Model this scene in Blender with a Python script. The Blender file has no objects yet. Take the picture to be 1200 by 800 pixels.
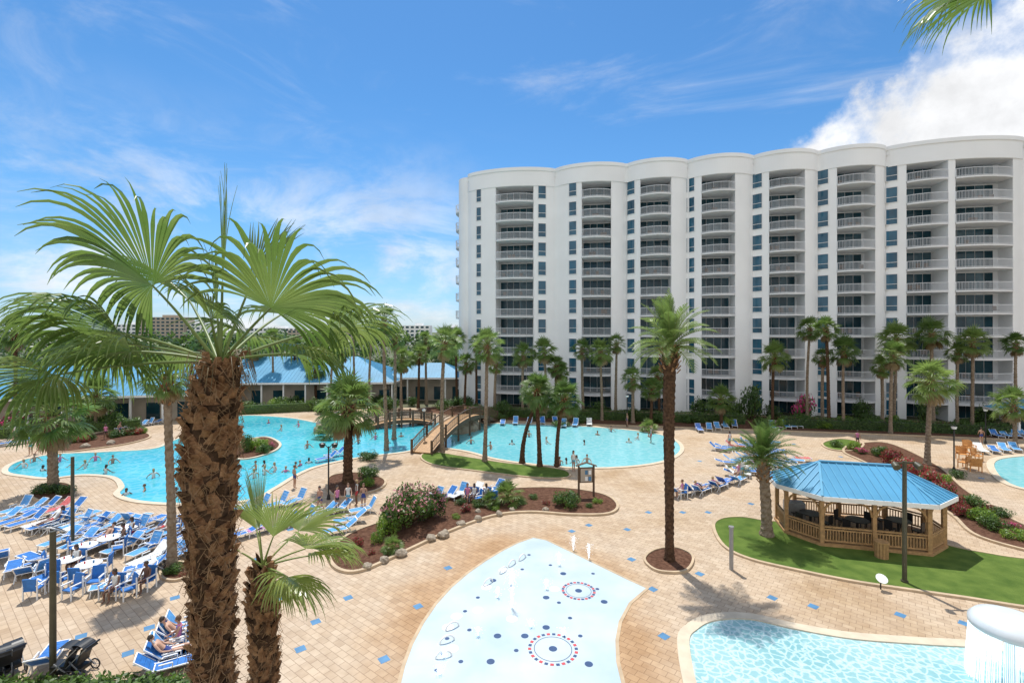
import bpy, math, random
from mathutils import Vector, Matrix, Euler, noise
R=random.Random(7)
sc=bpy.context.scene
# ------------------------------------------------------------------ image pixels to ground positions
EYE=12.0; FL=567.0
def P(u,v,z=0.0):
    """image pixel coordinates -> metres on the ground plane"""
    d=FL*(EYE-z)/(v-388.0)
    return Vector(((u-600.0)/FL*d,d,z))
def HT(d,v): return EYE-(v-388.0)/FL*d
# ------------------------------------------------------------------ mesh builder
class MB:
    def __init__(s): s.v=[];s.f=[];s.m=[];s.sm=[]
    def add(s,vs,fs,mat=0,sm=False):
        b=len(s.v); s.v.extend([tuple(x) for x in vs])
        for f in fs:
            s.f.append(tuple(i+b for i in f)); s.m.append(mat); s.sm.append(sm)
    def box(s,c,size,rz=0,mat=0,M=None):
        x,y,z=[k/2 for k in size]
        vs=[Vector((a*x,b*y,e*z)) for a in(-1,1) for b in(-1,1) for e in(-1,1)]
        if M is None: M=Matrix.Rotation(rz,3,'Z')
        c=Vector(c)
        vs=[M@q+c for q in vs]
        s.add(vs,[(0,1,3,2),(4,6,7,5),(0,4,5,1),(2,3,7,6),(0,2,6,4),(1,5,7,3)],mat)
    def beam(s,a,b,w,h,mat=0):
        a=Vector(a);b=Vector(b);d=b-a;L=d.length
        if L<1e-6:return
        x=d/L; up=Vector((0,0,1))
        if abs(x.z)>.99: up=Vector((0,1,0))
        y=up.cross(x).normalized(); z=x.cross(y)
        M=Matrix((x,y,z)).transposed()
        s.box((a+b)/2,(L,w,h),mat=mat,M=M)
    def tube(s,pts,rad,n=8,mat=0,cap=True,sm=True):
        pts=[Vector(p) for p in pts]
        if not hasattr(rad,'__len__'): rad=[rad]*len(pts)
        vs=[];fs=[]
        for i,p in enumerate(pts):
            t=(pts[min(i+1,len(pts)-1)]-pts[max(i-1,0)]).normalized()
            a=Vector((1,0,0)) if abs(t.x)<.9 else Vector((0,1,0))
            u=(a-t*a.dot(t)).normalized(); w=t.cross(u)
            for k in range(n):
                an=2*math.pi*k/n
                vs.append(p+(u*math.cos(an)+w*math.sin(an))*rad[i])
        for i in range(len(pts)-1):
            for k in range(n):
                k2=(k+1)%n
                fs.append((i*n+k,i*n+k2,(i+1)*n+k2,(i+1)*n+k))
        s.add(vs,fs,mat,sm)
        if cap:
            s.add(vs[:n][::-1],[tuple(range(n))],mat); s.add(vs[-n:],[tuple(range(n))],mat)
    def cyl(s,c,r,h,n=20,mat=0,r2=None):
        c=Vector(c); s.tube([c,c+Vector((0,0,h))],[r,r if r2 is None else r2],n,mat,True,False)
    def prism(s,poly,z0,z1,mat=0,side=None):
        n=len(poly)
        vs=[(p[0],p[1],z1) for p in poly]
        s.add(vs,[tuple(range(n))],mat)
        vs=[(p[0],p[1],z0) for p in poly]+vs
        s.add(vs,[(i,(i+1)%n,n+(i+1)%n,n+i) for i in range(n)],mat if side is None else side)
    def ball(s,c,r,mat=0,n=8,m=6,sc=(1,1,1)):
        vs=[];fs=[];c=Vector(c)
        for i in range(m+1):
            th=math.pi*i/m
            for k in range(n):
                ph=2*math.pi*k/n
                vs.append(c+Vector((r*sc[0]*math.sin(th)*math.cos(ph),r*sc[1]*math.sin(th)*math.sin(ph),r*sc[2]*math.cos(th))))
        for i in range(m):
            for k in range(n):
                fs.append((i*n+k,(i+1)*n+k,(i+1)*n+(k+1)%n,i*n+(k+1)%n))
        s.add(vs,fs,mat,True)
    def mesh(s,name,mats):
        me=bpy.data.meshes.new(name); me.from_pydata(s.v,[],s.f)
        for m in mats: me.materials.append(m)
        me.polygons.foreach_set('material_index',s.m)
        me.polygons.foreach_set('use_smooth',s.sm)
        me.update(); return me
    def obj(s,name,mats,parent=None):
        return put(name,s.mesh(name,mats),parent=parent)
def put(name,me,loc=(0,0,0),rz=0,scale=(1,1,1),parent=None,rot=None):
    o=bpy.data.objects.new(name,me); sc.collection.objects.link(o)
    o.location=loc; o.rotation_euler=rot if rot else (0,0,rz)
    if not hasattr(scale,'__len__'): scale=(scale,)*3
    o.scale=scale
    if parent: o.parent=parent
    return o
# ------------------------------------------------------------------ materials
def newmat(name):
    m=bpy.data.materials.new(name); m.use_nodes=True
    nt=m.node_tree; return m,nt,nt.nodes['Principled BSDF']
def mat(name,c,rough=.7,var=.15,scale=3.0,bump=0.0,bscale=None,metal=0,spec=.5,c2=None,detail=4):
    m,nt,b=newmat(name); N=nt.nodes;L=nt.links
    tc=N.new('ShaderNodeTexCoord')
    no=N.new('ShaderNodeTexNoise'); no.inputs['Scale'].default_value=scale; no.inputs['Detail'].default_value=detail
    L.new(tc.outputs['Object'],no.inputs['Vector'])
    cr=N.new('ShaderNodeValToRGB')
    a=[max(0,x*(1-var)) for x in c]; d=[min(1,x*(1+var)) for x in c] if c2 is None else c2
    if c2 is not None: a=c
    cr.color_ramp.elements[0].position=.3; cr.color_ramp.elements[1].position=.7
    cr.color_ramp.elements[0].color=(*a,1); cr.color_ramp.elements[1].color=(*d,1)
    L.new(no.outputs['Fac'],cr.inputs['Fac']); L.new(cr.outputs['Color'],b.inputs['Base Color'])
    b.inputs['Roughness'].default_value=rough; b.inputs['Metallic'].default_value=metal
    b.inputs['Specular IOR Level'].default_value=spec
    if bump>0:
        n2=N.new('ShaderNodeTexNoise'); n2.inputs['Scale'].default_value=bscale or scale*4; n2.inputs['Detail'].default_value=5
        L.new(tc.outputs['Object'],n2.inputs['Vector'])
        bp=N.new('ShaderNodeBump'); bp.inputs['Strength'].default_value=bump; bp.inputs['Distance'].default_value=.05
        L.new(n2.outputs['Fac'],bp.inputs['Height']); L.new(bp.outputs['Normal'],b.inputs['Normal'])
    return m
def leafmat(name,c,c2,trans=.35,rough=.45,scale=2.0):
    m,nt,b=newmat(name); N=nt.nodes;L=nt.links
    tc=N.new('ShaderNodeTexCoord'); oi=N.new('ShaderNodeObjectInfo')
    no=N.new('ShaderNodeTexNoise'); no.inputs['Scale'].default_value=scale; no.inputs['Detail'].default_value=3
    L.new(tc.outputs['Object'],no.inputs['Vector'])
    ad=N.new('ShaderNodeMath'); ad.operation='MULTIPLY_ADD'; ad.inputs[1].default_value=.35
    L.new(oi.outputs['Random'],ad.inputs[0]); L.new(no.outputs['Fac'],ad.inputs[2])
    cr=N.new('ShaderNodeValToRGB'); cr.color_ramp.elements[0].position=.42; cr.color_ramp.elements[1].position=.9
    cr.color_ramp.elements[0].color=(*c,1); cr.color_ramp.elements[1].color=(*c2,1)
    L.new(ad.outputs[0],cr.inputs['Fac']); L.new(cr.outputs['Color'],b.inputs['Base Color'])
    b.inputs['Roughness'].default_value=rough
    tr=N.new('ShaderNodeBsdfTranslucent')
    hs=N.new('ShaderNodeHueSaturation'); hs.inputs['Value'].default_value=1.9; hs.inputs['Saturation'].default_value=1.0
    L.new(cr.outputs['Color'],hs.inputs['Color']); L.new(hs.outputs['Color'],tr.inputs['Color'])
    mx=N.new('ShaderNodeMixShader'); mx.inputs[0].default_value=trans
    L.new(b.outputs[0],mx.inputs[1]); L.new(tr.outputs[0],mx.inputs[2])
    L.new(mx.outputs[0],nt.nodes['Material Output'].inputs['Surface'])
    return m
def watermat(name,c1,c2,scale=.12,bs=2.5,strength=.25,xgrad=None,caust=0.0,cs=3.2):
    m,nt,b=newmat(name); N=nt.nodes;L=nt.links
    tc=N.new('ShaderNodeTexCoord')
    no=N.new('ShaderNodeTexNoise'); no.inputs['Scale'].default_value=scale; no.inputs['Detail'].default_value=3
    L.new(tc.outputs['Object'],no.inputs['Vector'])
    cr=N.new('ShaderNodeValToRGB'); cr.color_ramp.elements[0].position=.35; cr.color_ramp.elements[1].position=.65
    cr.color_ramp.elements[0].color=(*c1,1); cr.color_ramp.elements[1].color=(*c2,1)
    L.new(no.outputs['Fac'],cr.inputs['Fac'])
    out=cr.outputs['Color']
    if xgrad:
        sp=N.new('ShaderNodeSeparateXYZ'); L.new(tc.outputs['Object'],sp.inputs[0])
        mr=N.new('ShaderNodeMapRange'); mr.inputs[1].default_value=xgrad[0]; mr.inputs[2].default_value=xgrad[1]
        L.new(sp.outputs['X'],mr.inputs[0])
        mx=N.new('ShaderNodeMix'); mx.data_type='RGBA'; L.new(mr.outputs[0],mx.inputs[0])
        L.new(out,mx.inputs[6]); mx.inputs[7].default_value=(*xgrad[2],1); out=mx.outputs[2]
    if caust:  # caustic light lines painted into the water's base colour
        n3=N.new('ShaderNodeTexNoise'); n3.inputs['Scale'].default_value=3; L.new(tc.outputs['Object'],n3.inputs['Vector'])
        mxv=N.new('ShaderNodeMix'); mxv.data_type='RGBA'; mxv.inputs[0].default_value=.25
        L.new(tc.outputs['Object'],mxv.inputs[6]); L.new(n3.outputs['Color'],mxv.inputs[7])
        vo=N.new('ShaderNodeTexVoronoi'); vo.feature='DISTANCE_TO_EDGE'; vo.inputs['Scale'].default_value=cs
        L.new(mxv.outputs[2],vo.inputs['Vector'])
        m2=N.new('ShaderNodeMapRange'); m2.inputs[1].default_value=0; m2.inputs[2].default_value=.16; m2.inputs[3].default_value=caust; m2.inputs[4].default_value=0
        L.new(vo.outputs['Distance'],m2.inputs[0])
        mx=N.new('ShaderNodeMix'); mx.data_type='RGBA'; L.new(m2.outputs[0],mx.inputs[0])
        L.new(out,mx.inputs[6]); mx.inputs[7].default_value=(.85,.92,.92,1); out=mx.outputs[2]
    L.new(out,b.inputs['Base Color'])
    b.inputs['Roughness'].default_value=.06
    n2=N.new('ShaderNodeTexNoise'); n2.inputs['Scale'].default_value=bs; n2.inputs['Detail'].default_value=4; n2.inputs['Distortion'].default_value=.6
    L.new(tc.outputs['Object'],n2.inputs['Vector'])
    bp=N.new('ShaderNodeBump'); bp.inputs['Strength'].default_value=strength; bp.inputs['Distance'].default_value=.08
    L.new(n2.outputs['Fac'],bp.inputs['Height']); L.new(bp.outputs['Normal'],b.inputs['Normal'])
    return m
def pavemat():
    m,nt,b=newmat('pavers'); N=nt.nodes;L=nt.links
    tc=N.new('ShaderNodeTexCoord'); mp=N.new('ShaderNodeMapping'); mp.inputs['Rotation'].default_value=(0,0,math.radians(38))
    L.new(tc.outputs['Object'],mp.inputs['Vector'])
    br=N.new('ShaderNodeTexBrick'); br.offset=0.5; br.inputs['Scale'].default_value=1
    br.inputs['Brick Width'].default_value=.44; br.inputs['Row Height'].default_value=.29
    br.inputs['Mortar Size'].default_value=.012; br.inputs['Mortar Smooth'].default_value=.4; br.inputs['Bias'].default_value=0
    br.inputs['Color1'].default_value=(.455,.355,.26,1); br.inputs['Color2'].default_value=(.53,.43,.325,1); br.inputs['Mortar'].default_value=(.28,.21,.15,1)
    L.new(mp.outputs[0],br.inputs['Vector'])
    no=N.new('ShaderNodeTexNoise'); no.inputs['Scale'].default_value=.16; no.inputs['Detail'].default_value=6; no.inputs['Roughness'].default_value=.6
    L.new(tc.outputs['Object'],no.inputs['Vector'])
    cr=N.new('ShaderNodeValToRGB'); e=cr.color_ramp.elements; e[0].position=.3; e[1].position=.7
    e[0].color=(.80,.70,.56,1); e[1].color=(1.0,1.02,1.04,1)
    e2=e.new(.48); e2.color=(1,.96,.9,1)
    L.new(no.outputs['Fac'],cr.inputs['Fac'])
    n2=N.new('ShaderNodeTexNoise'); n2.inputs['Scale'].default_value=2.2; n2.inputs['Detail'].default_value=6
    L.new(tc.outputs['Object'],n2.inputs['Vector'])
    c2=N.new('ShaderNodeValToRGB'); c2.color_ramp.elements[0].position=.3; c2.color_ramp.elements[1].position=.62
    c2.color_ramp.elements[0].color=(.84,.82,.80,1)
    L.new(n2.outputs['Fac'],c2.inputs['Fac'])
    m1=N.new('ShaderNodeMix'); m1.data_type='RGBA'; m1.blend_type='MULTIPLY'; m1.inputs[0].default_value=1
    L.new(br.outputs['Color'],m1.inputs[6]); L.new(cr.outputs['Color'],m1.inputs[7])
    m2=N.new('ShaderNodeMix'); m2.data_type='RGBA'; m2.blend_type='MULTIPLY'; m2.inputs[0].default_value=1
    L.new(m1.outputs[2],m2.inputs[6]); L.new(c2.outputs['Color'],m2.inputs[7])
    # rust-coloured mineral staining around the splash pad
    m4=N.new('ShaderNodeMapping'); m4.inputs['Location'].default_value=(-.3,-11.0,0); m4.inputs['Scale'].default_value=(1,.56,1); L.new(tc.outputs['Object'],m4.inputs['Vector'])
    ln=N.new('ShaderNodeVectorMath'); ln.operation='LENGTH'; L.new(m4.outputs[0],ln.inputs[0])
    ad=N.new('ShaderNodeMath'); ad.operation='MULTIPLY_ADD'; ad.inputs[1].default_value=5.0; L.new(no.outputs['Fac'],ad.inputs[0]); L.new(ln.outputs['Value'],ad.inputs[2])
    mr=N.new('ShaderNodeMapRange'); mr.inputs[1].default_value=6.6; mr.inputs[2].default_value=9.0; mr.inputs[3].default_value=.75; mr.inputs[4].default_value=0; L.new(ad.outputs[0],mr.inputs[0])
    m3=N.new('ShaderNodeMix'); m3.data_type='RGBA'; m3.blend_type='MULTIPLY'; L.new(mr.outputs[0],m3.inputs[0]); L.new(m2.outputs[2],m3.inputs[6]); m3.inputs[7].default_value=(.84,.66,.47,1)
    L.new(m3.outputs[2],b.inputs['Base Color']); b.inputs['Roughness'].default_value=.75; b.inputs['Specular IOR Level'].default_value=.25
    bp=N.new('ShaderNodeBump'); bp.inputs['Strength'].default_value=.2; bp.inputs['Distance'].default_value=.01; bp.invert=True
    L.new(br.outputs['Fac'],bp.inputs['Height']); L.new(bp.outputs['Normal'],b.inputs['Normal'])
    return m
M_pave=pavemat()
M_ground=mat('ground_cover',(.05,.075,.03),.95,0,.05,c2=(.14,.13,.08))
M_grass=mat('turf',(.065,.115,.022),.9,0,1.2,.8,30,c2=(.13,.19,.04),spec=.1)
M_mulch=mat('mulch',(.07,.032,.02),.95,0,6,.9,25,c2=(.16,.085,.055),spec=.1)
M_curb=mat('curb_concrete',(.46,.35,.23),.8,.15,2,.1)
M_coping=mat('pool_coping',(.56,.47,.35),.7,.1,2,.1)
M_pad=mat('splash_surface',(.40,.50,.555),.35,0,.45,.15,6,c2=(.53,.60,.63))
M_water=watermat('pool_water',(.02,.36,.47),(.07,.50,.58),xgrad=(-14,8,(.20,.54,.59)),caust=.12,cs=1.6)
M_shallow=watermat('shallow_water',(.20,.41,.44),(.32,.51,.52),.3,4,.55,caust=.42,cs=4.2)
M_white=mat('white_stucco',(.83,.84,.85),.8,.035,.25)
M_whitep=mat('white_paint',(.78,.78,.77),.5,.04,2)
M_cap=mat('fountain_shell',(.58,.62,.64),.35,.05,2)
M_slab=mat('balcony_slab',(.72,.73,.74),.7,.05,1)
M_rail=mat('rail_white',(.68,.70,.73),.5,.03,2)
M_glass=mat('window_glass',(.008,.055,.10),.06,.4,.4,spec=.6,c2=(.02,.12,.20))
M_glass2=mat('door_glass',(.008,.035,.05),.1,.4,.5,spec=.35,c2=(.02,.08,.11))
M_curtain=mat('curtained_glass',(.06,.12,.15),.25,.2,2,spec=.4)
M_roof=mat('blue_metal_roof',(.075,.27,.44),.55,.12,.4,spec=.3)
M_rib=mat('blue_roof_seam',(.11,.33,.50),.5,.1,2,spec=.3)
M_beige=mat('beige_wall',(.42,.36,.29),.8,.1,1)
M_wood=mat('honey_timber',(.40,.23,.10),.6,.25,6,.2,30)
M_wood2=mat('dark_timber',(.10,.06,.035),.7,.3,6,.3,30)
M_orange=mat('orange_timber',(.55,.25,.07),.6,.2,6)
M_black=mat('black_metal',(.015,.015,.016),.4,.2,4)
M_pole=mat('bronze_pole',(.06,.055,.03),.5,.2,4)
M_grey=mat('galvanised_metal',(.3,.3,.3),.4,.1,4,metal=.4)
M_blueT=mat('blue_paver',(.07,.20,.36),.5,.2,2)
M_navy=mat('navy_disc',(.02,.06,.16),.5,.1,2)
M_red=mat('red_disc',(.5,.05,.06),.5,.1,2)
M_sling=mat('blue_sling',(.02,.15,.46),.6,.2,5,.1,60)
M_sling2=mat('pale_sling',(.08,.30,.62),.6,.2,5,.1,60)
M_rock=mat('rock',(.30,.25,.19),.9,.35,2,.6,6)
M_trunk=mat('palm_bark',(.16,.115,.075),.9,0,5,.9,14,c2=(.30,.24,.18),spec=.1)
M_trunkd=mat('palm_bark_dark',(.045,.026,.016),.95,0,7,.9,18,c2=(.13,.075,.045),spec=.1)
M_boot=mat('palm_boot',(.14,.062,.03),.85,0,9,.7,40,c2=(.44,.25,.13),spec=.15)
M_fiber=mat('palm_fibre',(.28,.17,.09),.95,.4,12)
M_leaf=leafmat('palm_leaf',(.065,.12,.025),(.17,.24,.06),.4)
M_leafL=leafmat('palm_leaf_bright',(.085,.15,.03),(.22,.27,.075),.38,.30,1.2)
M_pet=leafmat('petiole',(.14,.20,.05),(.25,.30,.08),.1)
M_dry=leafmat('dry_frond',(.16,.11,.05),(.30,.22,.11),.25)
M_g1=leafmat('foliage_dark',(.022,.055,.012),(.06,.11,.02),.2)
M_g2=leafmat('foliage_light',(.05,.11,.018),(.11,.19,.03),.3)
M_g3=leafmat('foliage_lime',(.13,.22,.02),(.22,.32,.04),.35)
M_pink=leafmat('blossom_pink',(.55,.16,.22),(.75,.4,.42),.3)
M_mag=leafmat('blossom_magenta',(.5,.02,.14),(.65,.06,.25),.3)
M_crot=leafmat('red_leaf',(.17,.02,.03),(.36,.07,.06),.3)
M_spray=leafmat('water_spray',(.8,.85,.88),(.9,.92,.93),.5)

# ------------------------------------------------------------------ curves
def smooth(pts,k=6):
    n=len(pts);out=[]
    for i in range(n):
        p0,p1,p2,p3=[Vector(pts[(i+j)%n][:2]) for j in(-1,0,1,2)]
        for q in range(k):
            t=q/k
            out.append(.5*((2*p1)+(p2-p0)*t+(2*p0-5*p1+4*p2-p3)*t*t+(3*p1-p0-3*p2+p3)*t**3))
    a=sum(out[i].x*out[(i+1)%len(out)].y-out[(i+1)%len(out)].x*out[i].y for i in range(len(out)))
    if a<0: out.reverse()
    return out
def offset(poly,w):
    n=len(poly);o=[]
    for i in range(n):
        t=(poly[(i+1)%n]-poly[i-1])
        if t.length<1e-9: t=Vector((1,0))
        t.normalize(); o.append(poly[i]+Vector((t.y,-t.x))*w)
    return o
def tri_fill(mb,poly,z,m):
    from mathutils.geometry import tessellate_polygon
    vs=[(p.x,p.y,z) for p in poly]
    fs=tessellate_polygon([[Vector(v) for v in vs]])
    out=[]
    for f in fs:
        a,b,c=[Vector(vs[i]) for i in f]
        out.append(f if (b-a).cross(c-a).z>0 else (f[0],f[2],f[1]))
    mb.add(vs,out,m)
def patch(name,pts,m_in,m_curb,zin,hc,w,k=6,z0=-.015):
    poly=smooth(pts,k); mb=MB(); tri_fill(mb,poly,zin,0)
    if w>0:
        o=offset(poly,w); n=len(poly)
        vs=[(p.x,p.y,zin-.02) for p in poly]+[(p.x,p.y,hc) for p in poly]+[(p.x,p.y,hc) for p in o]+[(p.x,p.y,z0) for p in o]
        fs=[]
        for i in range(n):
            j=(i+1)%n
            for l in range(3): fs.append((l*n+i,(l+1)*n+i,(l+1)*n+j,l*n+j))
        mb.add(vs,fs,1)
    ob=mb.obj(name,[m_in,m_curb]); return poly
def PX(l): return [P(*q) for q in l]

# ------------------------------------------------------------------ ground
mb=MB(); mb.add([(-3000,-200,-.03),(3000,-200,-.03),(3000,5000,-.03),(-3000,5000,-.03)],[(0,1,2,3)]); mb.obj('ground',[M_ground])
mb=MB(); mb.add([(-75,3,0),(95,3,0),(95,56,0),(62,60,0),(0,69,0),(-16,76,0),(-45,72,0),(-75,56,0)],[tuple(range(8))]); mb.obj('paved_pool_deck',[M_pave])
# blue accent pavers
mb=MB()
for u,v in [(490,710),(450,772),(352,760),(408,700),(765,690),(778,745),(820,672),(953,710),(370,728),(525,665),(330,700),(175,735),(205,700),(95,745),(300,655),(740,655),(735,620),(760,600),(800,600),(905,700),(1055,720),(1130,730),(670,622),(640,600),(690,615),(830,600),(560,610),(985,535),(820,540),(1180,520),(260,620),(340,620),(1110,560),(1150,560),(930,520),(880,590),(150,765),(445,660)]:
    p=P(u,v); mb.box((p.x,p.y,.003),(.36,.36,.004),math.radians(38),0)
mb.obj('blue_accent_pavers',[M_blueT])

# ------------------------------------------------------------------ pools
pool=patch('swimming_pool',PX([(10,553),(35,558),(60,560),(100,556),(135,559),(146,570),(141,579),(165,587),(220,590),(290,586),(320,572),(345,557),(372,546),(420,536),(470,530),(505,524),(545,528),(580,537),(620,543),(680,548),(740,546),(780,539),(797,527),(788,515),(760,507),(700,501),(640,498),(560,496),(500,496),(430,499),(380,497),(340,490),(290,487),(268,491),(240,502),(205,516),(180,526),(120,530),(60,533),(20,542)]),M_water,M_coping,.03,.07,.4)
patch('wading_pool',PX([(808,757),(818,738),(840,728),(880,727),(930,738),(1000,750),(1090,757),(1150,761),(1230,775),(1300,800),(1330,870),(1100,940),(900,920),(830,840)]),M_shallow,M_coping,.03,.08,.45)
patch('small_spa_pool',PX([(1165,545),(1180,537),(1230,535),(1290,545),(1290,570),(1220,575),(1180,565)]),M_water,M_coping,.03,.09,.5)
pad=patch('splash_pad',PX([(625,630),(608,636),(590,645),(570,657),(550,671),(530,688),(512,708),(497,730),(484,755),(475,780),(469,805),(466,840),(475,900),(540,960),(620,975),(700,950),(738,880),(735,830),(728,800),(722,775),(721,750),(725,728),(737,706),(757,689),(735,679),(700,662),(665,645),(640,633)]),M_pad,M_curb,.012,.02,.14,1)
# splash pad discs
mb=MB()
def disc(u,v,r,m=0,z=.018):
    p=P(u,v); mb.cyl((p.x,p.y,z-.004),r,.004,16,m)
for u,v in [(545,716),(550,738),(583,745),(605,762),(640,700),(668,724),(655,706),(690,778),(600,686),(645,662),(524,748),(518,765),(560,700),(578,680),(612,667),(700,690),(708,705),(640,735),(575,775),(540,775),(615,745),(680,745),(660,672),(620,650),(695,672),(512,785)]:
    disc(u,v,.09 if R.random()<.5 else .15,0)
for u,v in [(570,688),(590,668),(560,715),(530,760),(525,735),(535,722),(600,725),(650,690)]: disc(u,v,.24,3)
for (u,v,r) in [(648,760,.88),(678,692,.72)]:
    c=P(u,v)
    for k in range(26):
        a=2*math.pi*k/26
        mb.box((c.x+r*math.cos(a),c.y+r*math.sin(a),.016),(.12,.13,.004),a,2 if k%2 else 0)
    n=40
    vs=[(c.x+q*math.cos(2*math.pi*k/n),c.y+q*math.sin(2*math.pi*k/n),.0165) for q in(r*.79,r*.82) for k in range(n)]
    mb.add(vs,[(k,(k+1)%n,n+(k+1)%n,n+k) for k in range(n)],0)
    disc(u,v,.16,0)
mb.obj('splash_pad_nozzles',[M_navy,M_grey,M_red,M_whitep])
# low white spray hoops on the pad
mb=MB()
for u,v,a in [(520,770,.3),(524,752,.5),(530,736,.6),(590,670,.9),(600,662,.9),(612,655,.9),(572,684,.8)]:
    p=P(u,v); pts=[p+Vector((math.cos(a)*.3*math.cos(t),math.sin(a)*.3*math.cos(t),.26*math.sin(t))) for t in [math.pi*k/8 for k in range(9)]]
    mb.tube(pts,.035,8,0)
mb.obj('spray_hoops',[M_whitep])
def jet(u,v,h,n=260,spread=.06,name='water_jet'):
    p=P(u,v); mb=MB(); r=random.Random(int(u))
    mb.tube([p+Vector((0,0,.01)),p+Vector((.01,0,h*.5)),p+Vector((.02,0,h*.9))],[.016,.012,.005],6,0)
    for i in range(n):
        z=h*r.random()**.7; s=spread*(.3+1.2*z/h)*(1+(r.random()<.2)*2)
        q=p+Vector((r.gauss(0,s),r.gauss(0,s),z)); a=.008+.010*r.random()
        mb.add([q+Vector((a,0,0)),q+Vector((-a*.5,a*.8,0)),q+Vector((-a*.5,-a*.8,0)),q+Vector((0,0,a*1.8))],[(0,1,2),(0,3,1),(1,3,2),(2,3,0)])
    mb.obj(name,[M_spray])
for u,v,h in [(600,712,1.7),(583,700,.5),(640,690,.45),(655,662,.6),(690,655,.8),(672,645,.8),(560,745,.35),(520,770,.35),(515,790,.3),(622,735,.3),(660,745,.3)]: jet(u,v,h,int(120+160*h),.03+.02*h)
# mushroom fountain
mb=MB(); c=P(1180,803)+Vector((0.15,0,0))
mb.cyl(c,.16,2.0,20,0)
prof=[(.1,2.38),(.6,2.35),(.95,2.24),(1.1,2.06),(1.1,1.9),(1.0,1.86),(.2,1.9)]
n=40; vs=[];fs=[]
for r,z in prof:
    for k in range(n): a=2*math.pi*k/n; vs.append((c.x+r*math.cos(a),c.y+r*math.sin(a),z))
for i in range(len(prof)-1):
    for k in range(n): fs.append((i*n+k,i*n+(k+1)%n,(i+1)*n+(k+1)%n,(i+1)*n+k))
mb.add(vs,fs,0,True); mb.add(vs[:n],[tuple(range(n))],0)
r_=random.Random(4)
for k in range(150):
    a=2*math.pi*k/150+r_.random()*.03; w=.016
    x,y=c.x+1.06*math.cos(a),c.y+1.06*math.sin(a)
    mb.beam((x,y,1.9),(x+.1*math.cos(a),y+.1*math.sin(a),.04+r_.random()*.2),w,w,1)
mb.obj('mushroom_fountain',[M_cap,M_spray])

# ------------------------------------------------------------------ planting beds and lawn
patch('lawn',PX([(838,618),(846,609),(870,607),(905,612),(960,612),(1040,618),(1110,640),(1170,652),(1260,668),(1280,720),(1200,711),(1130,700),(1060,690),(1000,681),(940,669),(880,655),(850,640)]),M_grass,M_curb,.07,.10,.18)
patch('planting_bed',PX([(388,655),(392,642),(415,625),(450,612),(490,598),(520,588),(560,578),(610,573),(660,573),(705,580),(722,592),(712,602),(670,603),(620,600),(575,605),(520,625),(470,648),(425,668),(400,668)]),M_mulch,M_curb,.08,.13,.18)
patch('grass_island',PX([(494,536),(505,530),(540,535),(590,543),(640,548),(664,553),(662,560),(620,559),(560,552),(510,545)]),M_grass,M_curb,.07,.1,.15)
patch('planting_bed',PX([(384,570),(390,558),(420,555),(448,562),(446,572),(420,580),(395,582)]),M_mulch,M_curb,.08,.13,.18)
patch('planting_bed',PX([(272,530),(285,518),(310,513),(326,520),(322,528),(300,536),(280,538)]),M_mulch,M_coping,.09,.14,.25)
patch('planting_bed',PX([(757,655),(768,646),(790,643),(808,650),(810,660),(800,670),(775,670),(762,664)]),M_mulch,M_curb,.06,.12,.12)
patch('planting_bed',PX([(190,668),(200,660),(218,662),(222,672),(208,680),(193,678)]),M_mulch,M_curb,.06,.12,.12)
patch('planting_bed',PX([(38,580),(50,568),(75,567),(88,575),(80,585),(50,587)]),M_mulch,M_curb,.06,.12,.12)
patch('planting_bed',PX([(60,527),(90,515),(130,505),(160,505),(175,512),(150,520),(110,526),(75,530)]),M_mulch,M_curb,.08,.13,.2)
patch('planting_bed',PX([(1000,522),(1040,520),(1095,545),(1130,575),(1190,612),(1260,640),(1240,652),(1150,630),(1120,606),(1095,590),(1050,560),(1010,540),(990,530)]),M_mulch,M_curb,.08,.13,.2)
patch('planting_bed',[(-14,72.5),(0,64.5),(20,60.5),(40,56.8),(60,52.5),(80,48),(88,50),(84,58),(60,63),(40,67),(20,71),(0,75),(-10,77)],M_mulch,M_curb,.07,.12,.2,4)
patch('planting_bed',PX([(965,520),(985,515),(1010,520),(1000,528),(975,527)]),M_grass,M_curb,.07,.12,.2)

# ------------------------------------------------------------------ hotel
A=math.radians(11.38); ca,sa=math.cos(A),math.sin(A)
def W(s,n,z): return Vector((s*ca-n*sa,76.74-s*sa-n*ca,z))
hotel=bpy.data.objects.new('hotel_tower',None); sc.collection.objects.link(hotel)
dips=[-7.6,6.8,17.75,26.7,35.7,44.3,52.9,69,80,91]
bays=[(-2.5,3.5),(11.0,15.4),(19.7,24.1),(28.4,32.9),(37.5,42.1),(46.2,50.9),(54.9,59.3),(60.1,67.2),(71.5,78),(82,88)]
wins=[(-5.9,-5.0),(4.2,5.4),(9.0,10.2),(17.8,18.9),(26.4,27.5),(35.6,36.7),(44.2,45.3),(52.8,54.0),(69.4,70.6),(80,81.3)]
def nl(s):
    for a,b in zip(dips,dips[1:]):
        if a<=s<=b:
            t=(s-a)/(b-a); return -1.3+2.1*max(0,math.sin(math.pi*t))**.62
    return -1.3
levels=[2.4+3*k for k in range(11)]
TOP=35.0
def srange(a,b,st=.5):
    n=max(1,int(math.ceil((b-a)/st))); return [a+(b-a)*i/n for i in range(n+1)]
wall=MB(); win=MB(); slab=MB(); rail=MB()
cuts=[-7.6]+[x for b in bays for x in b]+[91]
for i in range(0,len(cuts),2):
    ss=srange(cuts[i],cuts[i+1],.4)
    vs=[W(s,nl(s),z) for s in ss for z in(0,TOP)]
    wall.add(vs,[(2*k,2*k+2,2*k+3,2*k+1) for k in range(len(ss)-1)],0,True)
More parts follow.
